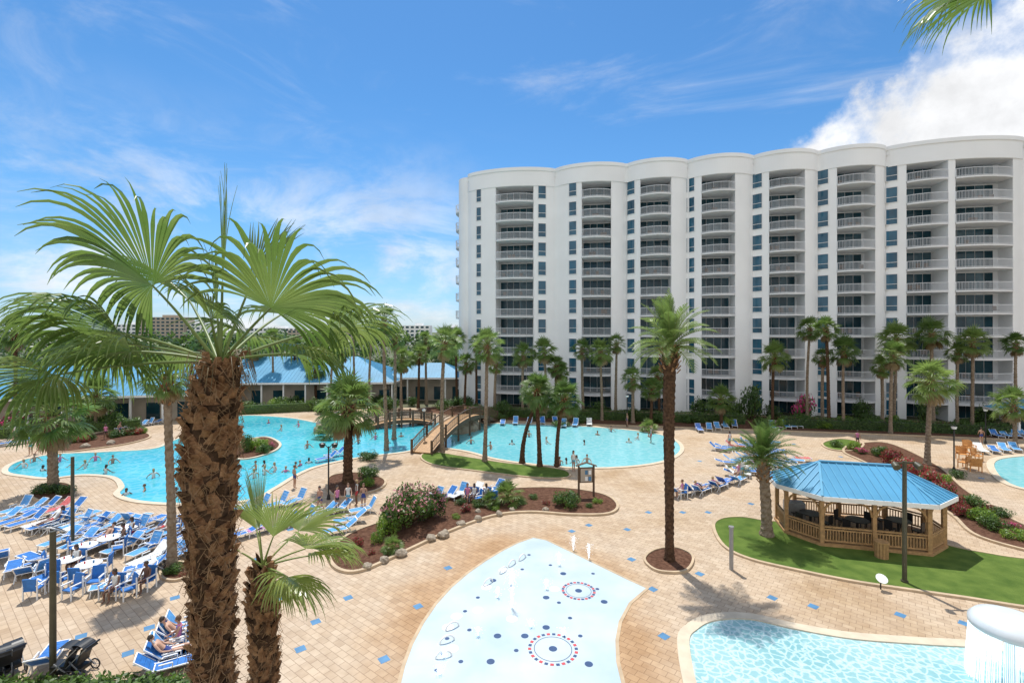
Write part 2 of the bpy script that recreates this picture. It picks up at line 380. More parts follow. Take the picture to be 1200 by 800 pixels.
# parapet
ss=srange(-7.6,91,.35)
prof=[(0,34.75),(.14,34.75),(.14,37.0),(.3,37.1),(.3,37.6),(-.5,37.6),(-.5,36.4)]
vs=[W(s,nl(s)+dn,z) for s in ss for dn,z in prof]; k=len(prof)
wall.add(vs,[(i*k+j,(i+1)*k+j,(i+1)*k+j+1,i*k+j+1) for i in range(len(ss)-1) for j in range(k-1)],0,False)
wall.add([W(-7.6,-.8,36.4),W(91,-.8,36.4),W(91,-20,36.4),W(-7.6,-20,36.4)],[(0,1,2,3)],0)
# side and back walls with rounded left corner
cor=[W(-7.6,-1.3,0)]
for q in range(1,9):
    a=math.pi/2*q/8; cor.append(W(-7.6-2.2*math.sin(a),-1.3-2.2*(1-math.cos(a)),0))
cor+=[W(-9.8,-20,0),W(91,-20,0),W(91,-1.3,0)]
for a,b in zip(cor,cor[1:]):
    wall.add([a,b,b+Vector((0,0,37.3)),a+Vector((0,0,37.3))],[(1,0,3,2)],0,False)
wall.add([c_+Vector((0,0,36.5)) for c_ in cor],[tuple(range(len(cor)))],0)
# bays
for bi,(a,b) in enumerate(bays):
    NB=-2.7
    for s0 in (a,b):
        wall.add([W(s0,nl(s0),0),W(s0,NB,0),W(s0,NB,TOP),W(s0,nl(s0),TOP)],[(0,1,2,3)],0)
    wall.add([W(a,NB,0),W(b,NB,0),W(b,NB,TOP),W(a,NB,TOP)],[(0,1,2,3)],0)
    ss=srange(a,b,.45)
    for z in [0]+levels+[TOP]:
        top=z==TOP
        # doors
        if not top:
            z1=z+.05; z2=z+2.6
            x=a+.12; pw=1.0
            while x+pw<b-.05:
                m=0 if R.random()<.8 else 1
                win.add([W(x,NB+.05,z1),W(x+pw,NB+.05,z1),W(x+pw,NB+.05,z2),W(x,NB+.05,z2)],[(0,1,2,3)],1+m)
                x+=pw+.07
        if z==0: continue
        fr=[nl(s)+(0.05 if top else .1+.45*max(0,math.sin(math.pi*(s-a)/(b-a)))**.6) for s in ss]
        th=.22 if not top else .3
        vs=[]
        for s,f in zip(ss,fr): vs+=[W(s,NB+.01,z-th),W(s,f,z-th),W(s,f,z),W(s,NB+.01,z)]
        slab.add(vs,[(i*4+j,(i+1)*4+j,(i+1)*4+j+1,i*4+j+1) for i in range(len(ss)-1) for j in range(3)],0)
        if top: continue
        ins=[W(s,f-.08,0) for s,f in zip(ss,fr)]
        for p,q in zip(ins,ins[1:]):
            rail.beam(p+Vector((0,0,z+1.07)),q+Vector((0,0,z+1.07)),.07,.07)
            rail.beam(p+Vector((0,0,z+.1)),q+Vector((0,0,z+.1)),.04,.05)
            for t in(.17,.5,.83):
                c_=p.lerp(q,t); rail.box(c_+Vector((0,0,z+.58)),(.028,.028,.95),-A)
        for e in(0,-1): rail.box(ins[e]+Vector((0,0,z+.55)),(.07,.07,1.1),-A)
        # furniture on some balconies
        if R.random()<.6:
            for q in range(2):
                s_=a+.8+R.random()*(b-a-1.6); c_=W(s_,-1.2,z)
                slab.box(c_+Vector((0,0,.4)),(.5,.5,.06),-A,1); slab.box(c_+Vector((0,.22,.7)),(.5,.06,.6),-A,1)
for (a,b) in wins:
    for z in [0]+levels:
        sg=srange(a,b,(b-a)/3)
        for p,q in zip(sg,sg[1:]):
            win.add([W(p,nl(p)+.03,z+.4),W(q,nl(q)+.03,z+.4),W(q,nl(q)+.03,z+2.45),W(p,nl(p)+.03,z+2.45)],[(0,1,2,3)],0)
        for zz in(z+.36,z+2.48,z+1.1):
            for p,q in zip(sg,sg[1:]): slab.beam(W(p,nl(p)+.05,zz),W(q,nl(q)+.05,zz),.1,.06)
        for p in(a,b): slab.beam(W(p,nl(p)+.05,z+.4),W(p,nl(p)+.05,z+2.45),.1,.06)
# left corner end balconies
for z in levels:
    vs=[]
    for q in range(9):
        a=math.pi*q/8; vs.append(W(-9.8-1.3*math.sin(a),-6.5+3*math.cos(a),z))
    n=len(vs)
    slab.add(vs+[v-Vector((0,0,.24)) for v in vs],[tuple(range(n)),tuple(range(2*n-1,n-1,-1))]+[(i,i+1,n+i+1,n+i) for i in range(n-1)],0)
    for p,q in zip(vs,vs[1:]):
        rail.beam(p+Vector((0,0,1.07)),q+Vector((0,0,1.07)),.07,.07)
        for t in(0,.25,.5,.75): rail.box(p.lerp(q,t)+Vector((0,0,.55)),(.035,.035,1.05))
    win.add([W(-9.83,-4.3,z+.06),W(-9.83,-9,z+.06),W(-9.83,-9,z+2.4),W(-9.83,-4.3,z+2.4)],[(0,1,2,3)],1)
slab.box(W(30,-10,38),(5,4,3),-A); slab.beam(W(12,-8,36),W(12,-8,40.5),.15,.15)
wall.obj('walls',[M_white],hotel); win.obj('windows',[M_glass,M_glass2,M_curtain],hotel)
slab.obj('balcony_slabs',[M_slab,M_wood2],hotel); rail.obj('balcony_railings',[M_rail],hotel)

# ------------------------------------------------------------------ metal roofs
def roof_face(mb,poly,step=.45,rib=.05,m=0,mr=1):
    poly=[Vector(p) for p in poly]; mb.add(poly,[tuple(range(len(poly)))],m)
    a,b=poly[0],poly[1]; e=(b-a); L=e.length; e/=L
    nrm=e.cross(poly[2]-a).normalized()
    if nrm.z<0:nrm=-nrm
    up=nrm.cross(e); 
    if up.z<0: up=-up
    c2=[((p-a).dot(e),(p-a).dot(up)) for p in poly]
    k=int(L/step)
    for i in range(1,k+1):
        x=L*i/(k+1); best=0
        for (x0,y0),(x1,y1) in zip(c2[1:],c2[2:]+c2[:1]):
            if abs(x1-x0)<1e-6: continue
            t=(x-x0)/(x1-x0)
            if 0<=t<=1: best=max(best,y0+(y1-y0)*t)
        if best>.1: mb.beam(a+e*x+nrm*.02,a+e*x+up*best+nrm*.02,rib,.05,mr)
def low_building(name,cx,cy,L,Wd,rz,eave,ridge,step=.6,posts=True,over=1.0):
    par=bpy.data.objects.new(name,None); sc.collection.objects.link(par)
    M=Matrix.Translation((cx,cy,0))@Matrix.Rotation(rz,4,'Z')
    T=lambda x,y,z:M@Vector((x,y,z))
    l,w=L/2,Wd/2; r=max(l-w,0.01)
    mb=MB()
    e=[T(-l,-w,eave),T(l,-w,eave),T(l,w,eave),T(-l,w,eave)]; g=[T(-r,0,ridge),T(r,0,ridge)]
    roof_face(mb,[e[0],e[1],g[1],g[0]],step); roof_face(mb,[e[2],e[3],g[0],g[1]],step)
    roof_face(mb,[e[1],e[2],g[1]],step); roof_face(mb,[e[3],e[0],g[0]],step)
    for p,q in zip(e,e[1:]+e[:1]): mb.beam(p-Vector((0,0,.15)),q-Vector((0,0,.15)),.12,.28,2)
    mb.obj('roof',[M_roof,M_rib,M_whitep],par)
    mb=MB()
    mb.box(T(0,over,eave/2-.1),(L-2*over-2,Wd-3*over,eave-.2),rz,0)
    k=int(L/3.5)
    for i in range(k+1):
        x=-l+.6+(L-1.2)*i/k
        for y in(-w+.5,): mb.box(T(x,y,eave/2-.15),(.22,.22,eave-.3),rz,1)
        if i<k: mb.box(T(x+1.75,-w+over*2.5-.02,1.3),(1.6,.06,2.2),rz,2)
    mb.obj('walls',[M_beige,M_whitep,M_glass2],par)
low_building('blue_roof_restaurant',-40,84,42,16,math.radians(3),3.9,7.6)
low_building('blue_roof_arcade',-62,67,38,15,math.radians(14),3.7,7.2)
low_building('blue_roof_pavilion',-14.5,86,14,9,0,4.2,6.4)
low_building('blue_roof_pavilion',-27,90,11,10,.2,4.2,6.6)
low_building('blue_roof_cabana',61.5,57.0,7,5,-.2,2.7,4.0)

# ------------------------------------------------------------------ gazebo
def gazebo():
    par=bpy.data.objects.new('gazebo',None); sc.collection.objects.link(par)
    rz=math.radians(-14); M=Matrix.Translation((20.35,28.7,0))@Matrix.Rotation(rz,4,'Z')
    T=lambda x,y,z:M@Vector((x,y,z))
    def octa(l,w,c,z): return [T(x,y,z) for x,y in[(-l+c,-w),(l-c,-w),(l,-w+c),(l,w-c),(l-c,w),(-l+c,w),(-l,w-c),(-l,-w+c)]]
    e=octa(4.5,2.9,1.8,2.95); g0,g1=T(-1.9,0,4.15),T(1.9,0,4.15)
    rf=MB()
    tops=[[g1,g0],[g1],[g1],[g1],[g0,g1],[g0],[g0],[g0]]
    for i in range(8): roof_face(rf,[e[i],e[(i+1)%8]]+tops[i],.42,.04)
    for i in range(8): rf.beam(e[i]-Vector((0,0,.12)),e[(i+1)%8]-Vector((0,0,.12)),.08,.24,2)
    rf.beam(g0+Vector((0,0,.05)),g1+Vector((0,0,.05)),.18,.08,1)
    for i,g in zip(range(8),[g0,g1,g1,g1,g1,g0,g0,g0]): rf.beam(e[i]+Vector((0,0,.03)),g+Vector((0,0,.03)),.12,.06,1)
    rf.obj('roof',[M_roof,M_rib,M_whitep],par)
    fr=MB(); b=octa(3.95,2.35,1.4,.0)
    fr.prism([(p.x,p.y) for p in octa(4.1,2.5,1.45,0)],.02,.22,0)
    Z=Vector((0,0,1))
    for i in range(8):
        p,q=b[i],b[(i+1)%8]; L=(q-p).length; d=(q-p).normalized()
        fr.box(p+Z*1.5,(.2,.2,2.9),rz)
        mids=[p,q]
        if L>3:
            m=(p+q)/2; fr.box(m+Z*1.5,(.18,.18,2.9),rz); mids=[p,m,q]
        fr.beam(p+Z*2.72,q+Z*2.72,.14,.3)
        for s_,t_ in zip(mids,mids[1:]):
            for x,dd in((s_,1),(t_,-1)):
                prev=None
                for k in range(5):
                    a=math.pi/2*k/4; pt=x+d*dd*(.1+.75*(1-math.cos(a)))+Z*(1.85+.72*math.sin(a))
                    if prev is not None: fr.beam(prev,pt,.07,.1)
                    prev=pt
            if i in(5,) : continue
            fr.beam(s_+Z*1.12,t_+Z*1.12,.13,.07); fr.beam(s_+Z*.36,t_+Z*.36,.07,.09); fr.beam(s_+Z*.97,t_+Z*.97,.05,.08)
            nb=int((t_-s_).length/.14)
            for k in range(1,nb): fr.box(s_.lerp(t_,k/nb)+Z*.66,(.045,.045,.6),rz)
    fr.obj('timber_frame',[M_wood],par)
    it=MB()
    for x,y in((-2.3,.2),(0,-.3),(2.3,.2)):
        c=T(x,y,.22); it.cyl(c,.07,.7,10,0); it.cyl(c+Z*.7,.6,.05,20,0)
        for k in range(4):
            a=k*math.pi/2+.5; q=c+Vector((math.cos(a)*.95,math.sin(a)*.95,0))
            it.box(q+Z*.45,(.42,.42,.05),a,0); it.box(q+Vector((math.cos(a)*.22,math.sin(a)*.22,.72)),(.05,.42,.5),a,0)
            for sx in(-.18,.18):
                for sy in(-.18,.18): it.box(q+Vector((sx,sy,.22)),(.04,.04,.44),0,0)
    it.box(T(-2.9,1.2,.75),(1.1,.7,1.0),rz,1)
    it.obj('tables_and_chairs',[M_black,M_grey],par)
gazebo()
# timber litter bin
mb=MB(); p=P(1033,654)
for k in range(14):
    a=2*math.pi*k/14; mb.box((p.x+.28*math.cos(a),p.y+.28*math.sin(a),.45),(.05,.11,.8),a)
mb.cyl((p.x,p.y,.07),.25,.75,16,1); mb.cyl((p.x,p.y,.86),.34,.06,20,0)
mb.obj('litter_bin',[M_wood,M_black])

# ------------------------------------------------------------------ palms
Zv=Vector((0,0,1))
def fan_leaf(mb,o,d,pet,Rr,nseg=14,steps=3,spread=1.9,droop=.25,roll=0,mat=0,pm=1,pr=.012,r=R,fine=False,fold=.25,sag=.12,jt=.5):
    o=Vector(o); d=Vector(d).normalized(); pts=[];q=6 if fine else 3
    for i in range(q+1):
        t=i/q; pts.append(o+d*pet*t-Zv*sag*pet*t*t)
    mb.tube(pts,[pr*(1.6-.8*i/q) for i in range(q+1)],6 if fine else 3,pm,False)
    d2=(pts[-1]-pts[-2]).normalized(); hub=pts[-1]
    side=d2.cross(Zv)
    if side.length<.1: side=Vector((1,0,0))
    side.normalize(); nor=side.cross(d2).normalized()
    rm=Matrix.Rotation(roll,3,d2); side=rm@side; nor=rm@nor
    hw=spread/nseg
    for i in range(nseg):
        a=-spread+2*spread*(i+.5)/nseg+r.uniform(-.25,.25)*hw
        cur=(d2*math.cos(a)+side*math.sin(a)+nor*fold*(abs(math.sin(a))-.3)).normalized()
        L=Rr*(.78+.22*math.cos(a*.8))*r.uniform(.84,1.06); p=hub.copy(); g=droop*r.uniform(.7,1.6)
        vs=[];fs=[]
        if fine: vs+=[p,p,p]
        else: vs+= [p,p]
        yaw=r.uniform(-.05,.05) if fine else 0
        for k in range(steps):
            t=(k+1)/steps
            cur=(cur-Zv*(g*(t**2.2)*3/steps*2)+(side*yaw if t>jt else Vector((0,0,0)))).normalized(); p=p+cur*L/steps
            if t<jt: w=t*L*math.tan(hw)*1.04
            else: w=jt*L*math.tan(hw)*(1-t)/(1-jt)+.0015
            if not fine: w=max(w*1.25,.004)
            wd=nor.cross(cur)
            if wd.length<.05: wd=side.copy()
            wd.normalize(); nn=cur.cross(wd).normalized()
            if fine:
                vs+=[p-wd*w,p+nn*w*.7,p+wd*w]
                b=3*k; fs+=[(b,b+1,b+4,b+3),(b+1,b+2,b+5,b+4)]
            else:
                vs+=[p-wd*w,p+wd*w]; b=2*k; fs.append((b,b+1,b+3,b+2))
        mb.add(vs,fs,mat,False)
def fan_crown(seed,n=34,dry=5,seg=16):
    r=random.Random(seed); mb=MB()
    for i in range(n):
        t=i/(n-1); el=math.radians(84-122*t+r.uniform(-10,10)); az=i*2.39996+r.uniform(-.3,.3)
        d=(math.cos(el)*math.cos(az),math.cos(el)*math.sin(az),math.sin(el))
        fan_leaf(mb,(0,0,-.15*t),d,r.uniform(.42,.62),r.uniform(.42,.58),seg,3,1.6,.13+.25*t,r.uniform(-.6,.6),0,1,.018,r)
    for i in range(dry):
        el=math.radians(-60+r.uniform(-15,10)); az=r.uniform(0,6.28)
        d=(math.cos(el)*math.cos(az),math.cos(el)*math.sin(az),math.sin(el))
        fan_leaf(mb,(0,0,-.2),d,.35,.5,10,3,1.2,.5,0,2,2,.015,r)
    return mb.mesh('fan_crown',[M_leaf,M_pet,M_dry])
def feather_crown(seed,n=48,wid=.022):
    r=random.Random(seed); mb=MB()
    for i in range(n):
        t=i/(n-1); el=math.radians(87-92*t+r.uniform(-8,8)); az=i*2.39996+r.uniform(-.3,.3)
        d=Vector((math.cos(el)*math.cos(az),math.cos(el)*math.sin(az),math.sin(el)))
        side=d.cross(Zv).normalized(); p=Vector((0,0,-.05*t)); K=24; cur=d.copy(); L=r.uniform(.95,1.2); pts=[p]
        for k in range(K):
            cur=(cur-Zv*(.032+.02*r.random())*(.3+1.5*k/K)).normalized(); p=p+cur*L/K; pts.append(p)
            q=(k+1)/K
            if q>.15:
                ll=.28*math.sin(math.pi*(.12+.85*q))+.03
                nor=side.cross(cur).normalized()
                for sg in(-1,1):
                    dd=(side*sg*.8+cur*.8+nor*.35+Vector((r.uniform(-.1,.1),)*3)).normalized()
                    e=p+dd*ll-Zv*ll*.22; m=p+dd*ll*.5
                    mb.add([p-cur*wid*.5,p+cur*wid*.5,m+cur*wid*.6,m-cur*wid*.6,e],[(0,1,2,3),(3,2,4)],0)
        mb.tube(pts[::4],[.014*(1-.8*j/(len(pts[::4])-1)) for j in range(len(pts[::4]))],4,1,False)
    return mb.mesh('feather_crown',[M_leaf,M_pet,M_dry])
FANS=[fan_crown(s,30+s%3*5,4+s%3*3) for s in(1,2,3,4,5)]
FEAT=[feather_crown(s) for s in(11,12)]
def palm(base,h,cr,kind='fan',r0=.2,lean=(0,0),dark=False,rt=None,upright=1.0):
    par=bpy.data.objects.new('palm_tree',None); sc.collection.objects.link(par); par.location=base
    mb=MB(); K=14; rt=rt or r0*.85; ph=R.uniform(0,6)
    rings=max(14,int(h/.16)); vs=[];fs=[]
    for i in range(rings+1):
        t=i/rings; rr=r0*(1+.5*math.exp(-t*14))*(1-t)+rt*t
        if t>1-.9/h*1.4: rr*=1.25
        rr*=1+(.07 if i%2 else -.05)
        cx=lean[0]*t*t+.06*math.sin(ph+t*4)*h/10; cy=lean[1]*t*t
        for k in range(K):
            a=2*math.pi*k/K+i*.22; q=rr*(1+R.uniform(-.07,.07))
            vs.append((cx+q*math.cos(a),cy+q*math.sin(a),h*t))
    for i in range(rings):
        for k in range(K): fs.append((i*K+k,i*K+(k+1)%K,(i+1)*K+(k+1)%K,(i+1)*K+k))
    mb.add(vs,fs,0,False)
    # old leaf stubs under the crown
    for i in range(40):
        a=i*2.4; z=h-.1-i*.035; t=z/h; q=rt*1.15
        c=Vector((lean[0]*t*t+.06*math.sin(ph+t*4)*h/10+q*math.cos(a),lean[1]*t*t+q*math.sin(a),z))
        d=Vector((math.cos(a)*.7,math.sin(a)*.7,.8)).normalized()
        mb.beam(c,c+d*.28,.1,.04,1)
    mb.obj('trunk',[M_trunkd if dark else M_trunk,M_boot],par)
    top=(lean[0]+.06*math.sin(ph+4)*h/10,lean[1],h)
    me=R.choice(FANS if kind=='fan' else FEAT)
    put('crown',me,top,0,(cr,cr,cr*upright),par,rot=(R.uniform(-.1,.1),R.uniform(-.1,.1),R.uniform(0,6.28)))
    return par
def palmpx(u,vb,vt,crpx,kind='fan',ut=None,**k):
    b=P(u,vb); h=HT(b.y,vt); cr=crpx/FL*b.y
    if ut is not None: k['lean']=((ut-u)/FL*b.y,0)
    return palm(b,h,cr,kind,**k)
palmpx(783,657,404,50,'feather',ut=787,dark=True,r0=.19,rt=.34,upright=1.1)
palmpx(898,628,536,42,'feather',ut=893,r0=.3,rt=.26)
palmpx(200,668,440,32,'fan',ut=197,r0=.2,rt=.17)
palmpx(62,576,487,42,'fan',r0=.32,rt=.3)
palmpx(408,566,474,42,'fan',r0=.35,rt=.33,dark=True)
L_=[(452,528,375,22,450),(518,530,400,24,521),(568,541,404,24,572),(612,543,462,22,634),(632,547,455,24,629),(652,547,466,24,662),
(612,489,415,17,614),(640,490,410,17,638),(657,488,435,14,657),(683,489,408,15,682),(705,493,411,18,704),(722,490,402,14,722),(742,496,443,17,741),(763,497,455,15,764),
(773,492,440,15,770),(845,500,467,18,845),(905,496,417,20,908),(946,497,384,17,949),(972,502,384,17,967),(988,503,410,20,989),(964,498,418,13,964),(1048,497,396,22,1050),
(1034,500,430,14,1033),(1043,508,415,20,1047),(1093,502,390,21,1092),(1087,545,445,30,1090),(1140,503,400,20,1139),(1190,506,402,16,1191),(1190,524,472,24,1187),(1122,502,412,15,1122),
(415,478,378,14,415),(433,480,384,14,436),(388,480,412,16,390),(370,475,432,15,370),(402,490,410,16,400),(18,512,388,24,17),(112,505,462,26,113),(150,478,446,16,151),
(345,470,405,13,345),(300,470,410,14,300),(470,480,420,18,471),(490,478,415,14,492),(545,480,425,15,546),(90,492,450,18,90),(30,500,455,18,28),(580,486,425,14,581),(535,476,395,14,535),(235,478,400,14,236),(462,515,395,16,463),(652,490,428,15,652),(320,474,395,15,320),(365,470,400,14,366),(500,474,398,13,498),(558,478,402,13,559)]
for u,vb,vt,c,ut in L_: palmpx(u,vb,vt,c,'fan',ut=ut,r0=R.uniform(.17,.23),rt=R.uniform(.13,.17),dark=R.random()<.3)

# ---- big foreground palm
def hero_trunk(mb,path,z0,z1,rings_dz,nb,r,scale=1.0):
    """path(z)->(x,y,rad)"""
    zz=[];z=0
    while z<z1: zz.append(z); z+=.25
    zz.append(z1)
    mb.tube([(path(z)[0],path(z)[1],z) for z in zz],[path(z)[2]*.84 for z in zz],20,0,False)
    z=z0;i=0
    while z<z1:
        for k in range(nb):
            a=2*math.pi*(k+.5*(i%2))/nb+r.uniform(-.18,.18)+z*.35
            x,y,rad=path(z); zz_=z+r.uniform(-.03,.03)
            er=Vector((math.cos(a),math.sin(a),0)); et=Vector((-er.y,er.x,0))
            c=Vector((x,y,zz_))+er*rad*.78
            wd=2*math.pi*rad/nb*.36*r.uniform(.7,1.2); ln=rings_dz*r.uniform(1.0,2.4)*scale; out=r.uniform(.03,.10)*scale
            tw=r.choice((-1,1))*r.uniform(.2,1.1)*wd; cut=r.uniform(-.4,.4)*ln*.4
            p=[c-et*wd*1.2,c+et*wd*1.2, c-et*wd*.55+et*tw+er*out+Zv*(ln+cut), c+et*wd*.55+et*tw+er*out+Zv*(ln-cut)]
            mid=c+er*out*.35+Zv*ln*.4
            pm=[mid-et*wd*.8+et*tw*.4,mid+et*wd*.8+et*tw*.4]
            q=[v-er*.035-Zv*.004 for v in p]
            ridge=[c+er*.035,mid+er*.03+et*tw*.4,(p[2]+p[3])/2+er*.02]
            vs=[p[0],ridge[0],p[1],pm[0],ridge[1],pm[1],p[2],ridge[2],p[3],q[0],q[1],q[2],q[3]]
            fs=[(0,1,4,3),(1,2,5,4),(3,4,7,6),(4,5,8,7),(6,7,8,12,11),(0,3,6,11,9),(2,10,12,8,5)]
            mb.add(vs,fs,1 if r.random()<.8 else 0)
            for _ in range(4):
                s=c+er*.05+et*r.uniform(-wd,wd)+Zv*r.uniform(0,ln)
                e=s+er*r.uniform(.0,.06)+et*r.uniform(-.14,.14)+Zv*r.uniform(-.16,.10)
                mb.beam(s,e,.004,.003,2)
        z+=rings_dz; i+=1
def hero_palm():
    r=random.Random(5)
    par=bpy.data.objects.new('palm_tree',None); sc.collection.objects.link(par)
    Y0=4.75; kx=Y0/FL
    def path(z):
        v=388+(12-z)/kx
        ctr=[(400,262),(430,259),(500,248),(560,245),(650,247),(800,250),(1600,262)]
        wid=[(400,24),(425,36),(470,53),(530,60),(600,54),(700,42),(800,39),(1600,39)]
        def itp(t,v):
            if v<=t[0][0]: return t[0][1]
            for (a,x),(b,y) in zip(t,t[1:]):
                if v<=b: return x+(y-x)*(v-a)/(b-a)
            return t[-1][1]
        return ((itp(ctr,v)-600)*kx,Y0,itp(wid,v)/2*kx)
    mb=MB(); hero_trunk(mb,path,7.6,11.66,.072,9,r,.95); mb.obj('trunk',[M_trunkd,M_boot,M_fiber],par)
    C=Vector(((258-600)*kx,Y0,11.70))
    mb=MB()
    def leaf(off,Rr,spread=1.75,droop=.2,roll=0,nseg=50,fold=.25,sag=.12,m=0,jt=.62):
        off=Vector(off); L=off.length; st=C+Vector((off.x*.06,off.y*.06,0))
        fan_leaf(mb,st,off,L,Rr,nseg,11,spread,droop*1.5,roll,m,1,.012,r,True,fold,sag,jt)
    leaf((-.48,-.20,.85),1.22,1.9,.46,.75)
    leaf((.52,-.10,.62),1.18,1.8,.52,-.65)
    leaf((-1.02,.10,.42),1.12,1.8,.52,.55)
    leaf((-1.45,.45,.36),1.15,1.7,.52,.7)
    leaf((.16,.25,.92),.80,.5,.08,.3,18)
    leaf((-.75,.7,.80),1.1,1.7,.45,.5)
    leaf((.75,.65,.45),1.05,1.7,.5,-.4)
    leaf((-.55,-.35,.20),.80,1.5,.6,.3)
    leaf((.10,-.30,.48),.55,1.1,.4,-.7,30)
    leaf((.1,1.0,.65),1.0,1.7,.4,0)
    leaf((-.4,1.2,.40),1.05,1.7,.45,.3)
    leaf((-1.30,-.25,.05),.90,1.6,.6,.4)
    leaf((.60,.1,.15),.70,1.5,.65,-.3,36)
    leaf((-.95,.9,.2),.95,1.6,.55,.3)
    # spear
    fan_leaf(mb,C,Vector((.03,0,1)),.75,1.15,9,9,.06,.0,0,0,1,.014,r,True,0,.0)
    fan_leaf(mb,C,Vector((-.12,.1,1)),.5,.7,9,9,.09,.02,0,0,1,.012,r,True,0,.0)
    for i in range(50):
        a=r.uniform(0,6.28); s=C+Vector((math.cos(a)*.12,math.sin(a)*.12,r.uniform(-.2,.1)))
        pts=[s,s+Vector((math.cos(a)*.13,math.sin(a)*.13,.04)),s+Vector((math.cos(a)*.2,math.sin(a)*.2,-.2*r.random()-.1))]
        mb.tube(pts,[.008,.005,.002],4,2,False)
    mb.obj('fronds',[M_leafL,M_pet,M_dry],par)
hero_palm()
def second_palm():
    r=random.Random(9); par=bpy.data.objects.new('palm_tree',None); sc.collection.objects.link(par)
    Y0=7.0;kx=Y0/FL; X0=(308-600)*kx
    ztop=12-(664-388)*kx
    def path(z):
        t=max(0,min(1,(ztop-z)/1.6)); return (X0+.02*math.sin(z*2),Y0,.10+.13*math.sin(min(1,t*2.2)*1.57)-.07*t)
    mb=MB(); hero_trunk(mb,path,5.5,ztop,.09,8,r); mb.obj('trunk',[M_trunkd,M_boot,M_fiber],par)
    C=Vector((X0,Y0,ztop)); mb=MB()
    for off,Rr,sp,dr,ro in [((-.05,.0,.6),.95,.55,.1,.2),((.2,-.1,.55),.85,.8,.25,-.5),((.62,0,.35),.95,1.6,.5,-.6),((.5,-.3,.08),.85,1.5,.6,-.5),((-.25,.3,.5),.7,.9,.3,.4),((.3,.5,.4),.9,1.5,.45,0),((-.25,-.1,.3),.45,.9,.4,.3),((.55,.3,.1),.9,1.5,.55,-.4),((.35,-.2,-.02),.7,1.3,.6,-.2)]:
        off=Vector(off); fan_leaf(mb,C,off,off.length,Rr,38,9,sp,dr,ro,0,1,.011,r,True,.25,.12,.6)
    mb.obj('fronds',[M_leafL,M_pet,M_dry],par)
second_palm()
def overhead_palm():
    r=random.Random(3); par=bpy.data.objects.new('palm_tree',None); sc.collection.objects.link(par)
    C=Vector((6.1,4.4,15.05)); 
    def path(z): return (6.1,4.4,.24)
    mb=MB(); hero_trunk(mb,path,9,15.0,.12,8,r); mb.obj('trunk',[M_trunkd,M_boot,M_fiber],par)
    mb=MB()
    for off in [(-1.6,.05,.30),(-.9,.9,.9),(.8,.9,.8),(1.3,0,.5),(.8,-.8,.7),(-.3,-1.1,.8),(.1,.2,1.3),(1.2,.6,0)]:
        off=Vector(off); fan_leaf(mb,C,off,off.length,.9,40,9,1.6,.75,0,0,1,.011,r,True)
    mb.obj('fronds',[M_leafL,M_pet,M_dry],par)
overhead_palm()

# ------------------------------------------------------------------ shrubs
def leafq(mb,p,n,s,r,m):
    t=Vector((r.gauss(0,1),r.gauss(0,1),r.gauss(0,1))); t=(t-n*t.dot(n))
    if t.length<1e-3:return
    t.normalize(); u=n.cross(t)
    mb.add([p-t*s,p+u*s*.45,p+t*s,p-u*s*.45],[(0,1,2,3)],m)
def bush_mesh(seed,n=1400,s=.07,lumps=12,mats=(M_g1,M_g2),w=(.5,.5),box=None,lr=.42,h=1.2):
    r=random.Random(seed); mb=MB(); C=[]
    for i in range(lumps):
        a=r.uniform(0,6.28); q=math.sqrt(r.random())*.65; c=Vector((q*math.cos(a),q*math.sin(a),h*(.25+.55*r.random()*(1-q*.6))))
        C.append((c,lr*r.uniform(.7,1.2)))
        mb.tube([(0,0,0),c*.5,c],[.03,.02,.008],4,len(mats),False)
    for i in range(n):
        c,q=r.choice(C); nrm=Vector((r.gauss(0,1),r.gauss(0,1),r.gauss(0,1)+.3)).normalized()
        p=c+nrm*q*r.uniform(.55,1.08)
        if p.z<0: p.z=abs(p.z)*.3
        nn=(nrm+Vector((r.gauss(0,.5),r.gauss(0,.5),r.gauss(0,.5)))).normalized()
        m=0;x=r.random()
        for k,ww in enumerate(w):
            if x<ww: m=k;break
            x-=ww
        if m==2 and len(mats)==3 and nrm.z<0: m=0
        leafq(mb,p,nn,s*r.uniform(.7,1.4),r,m)
    return mb.mesh('shrub',list(mats)+[M_trunkd])
B_green=[bush_mesh(20+i) for i in range(3)]
B_round=bush_mesh(30,1800,.06,30,(M_g1,M_g2),(.4,.6),lr=.3,h=1.1)
B_pink=bush_mesh(31,4200,.045,26,(M_g1,M_g2,M_pink),(.25,.5,.25),lr=.3)
B_mag=bush_mesh(32,1500,.08,12,(M_g1,M_g2,M_mag),(.2,.3,.5))
B_lime=bush_mesh(33,1200,.07,12,(M_g3,M_g2),(.7,.3))
B_red=bush_mesh(34,1300,.08,12,(M_crot,M_g1,M_g2),(.7,.2,.1))
def bush(me,u,v,rpx,hpx=None,name='shrub'):
    p=P(u,v); k=rpx/FL*p.y; hz=(hpx/FL*p.y/1.45) if hpx else k
    put(name,me,p,R.uniform(0,6.28),(k,k,hz))
bush(B_pink,478,617,40,66,'oleander_bush'); bush(B_pink,503,607,24,50,'oleander_bush')
bush(B_round,665,594,20,28); bush(B_lime,455,628,16,34); bush(B_lime,443,637,10,22)
bush(B_round,432,560,16,22); bush(B_lime,430,570,12,14); bush(B_round,432,538,16,14)
bush(B_red,545,600,9,12); bush(B_green[0],560,595,9,12); bush(B_red,420,640,10,14); bush(B_green[1],405,648,9,12)
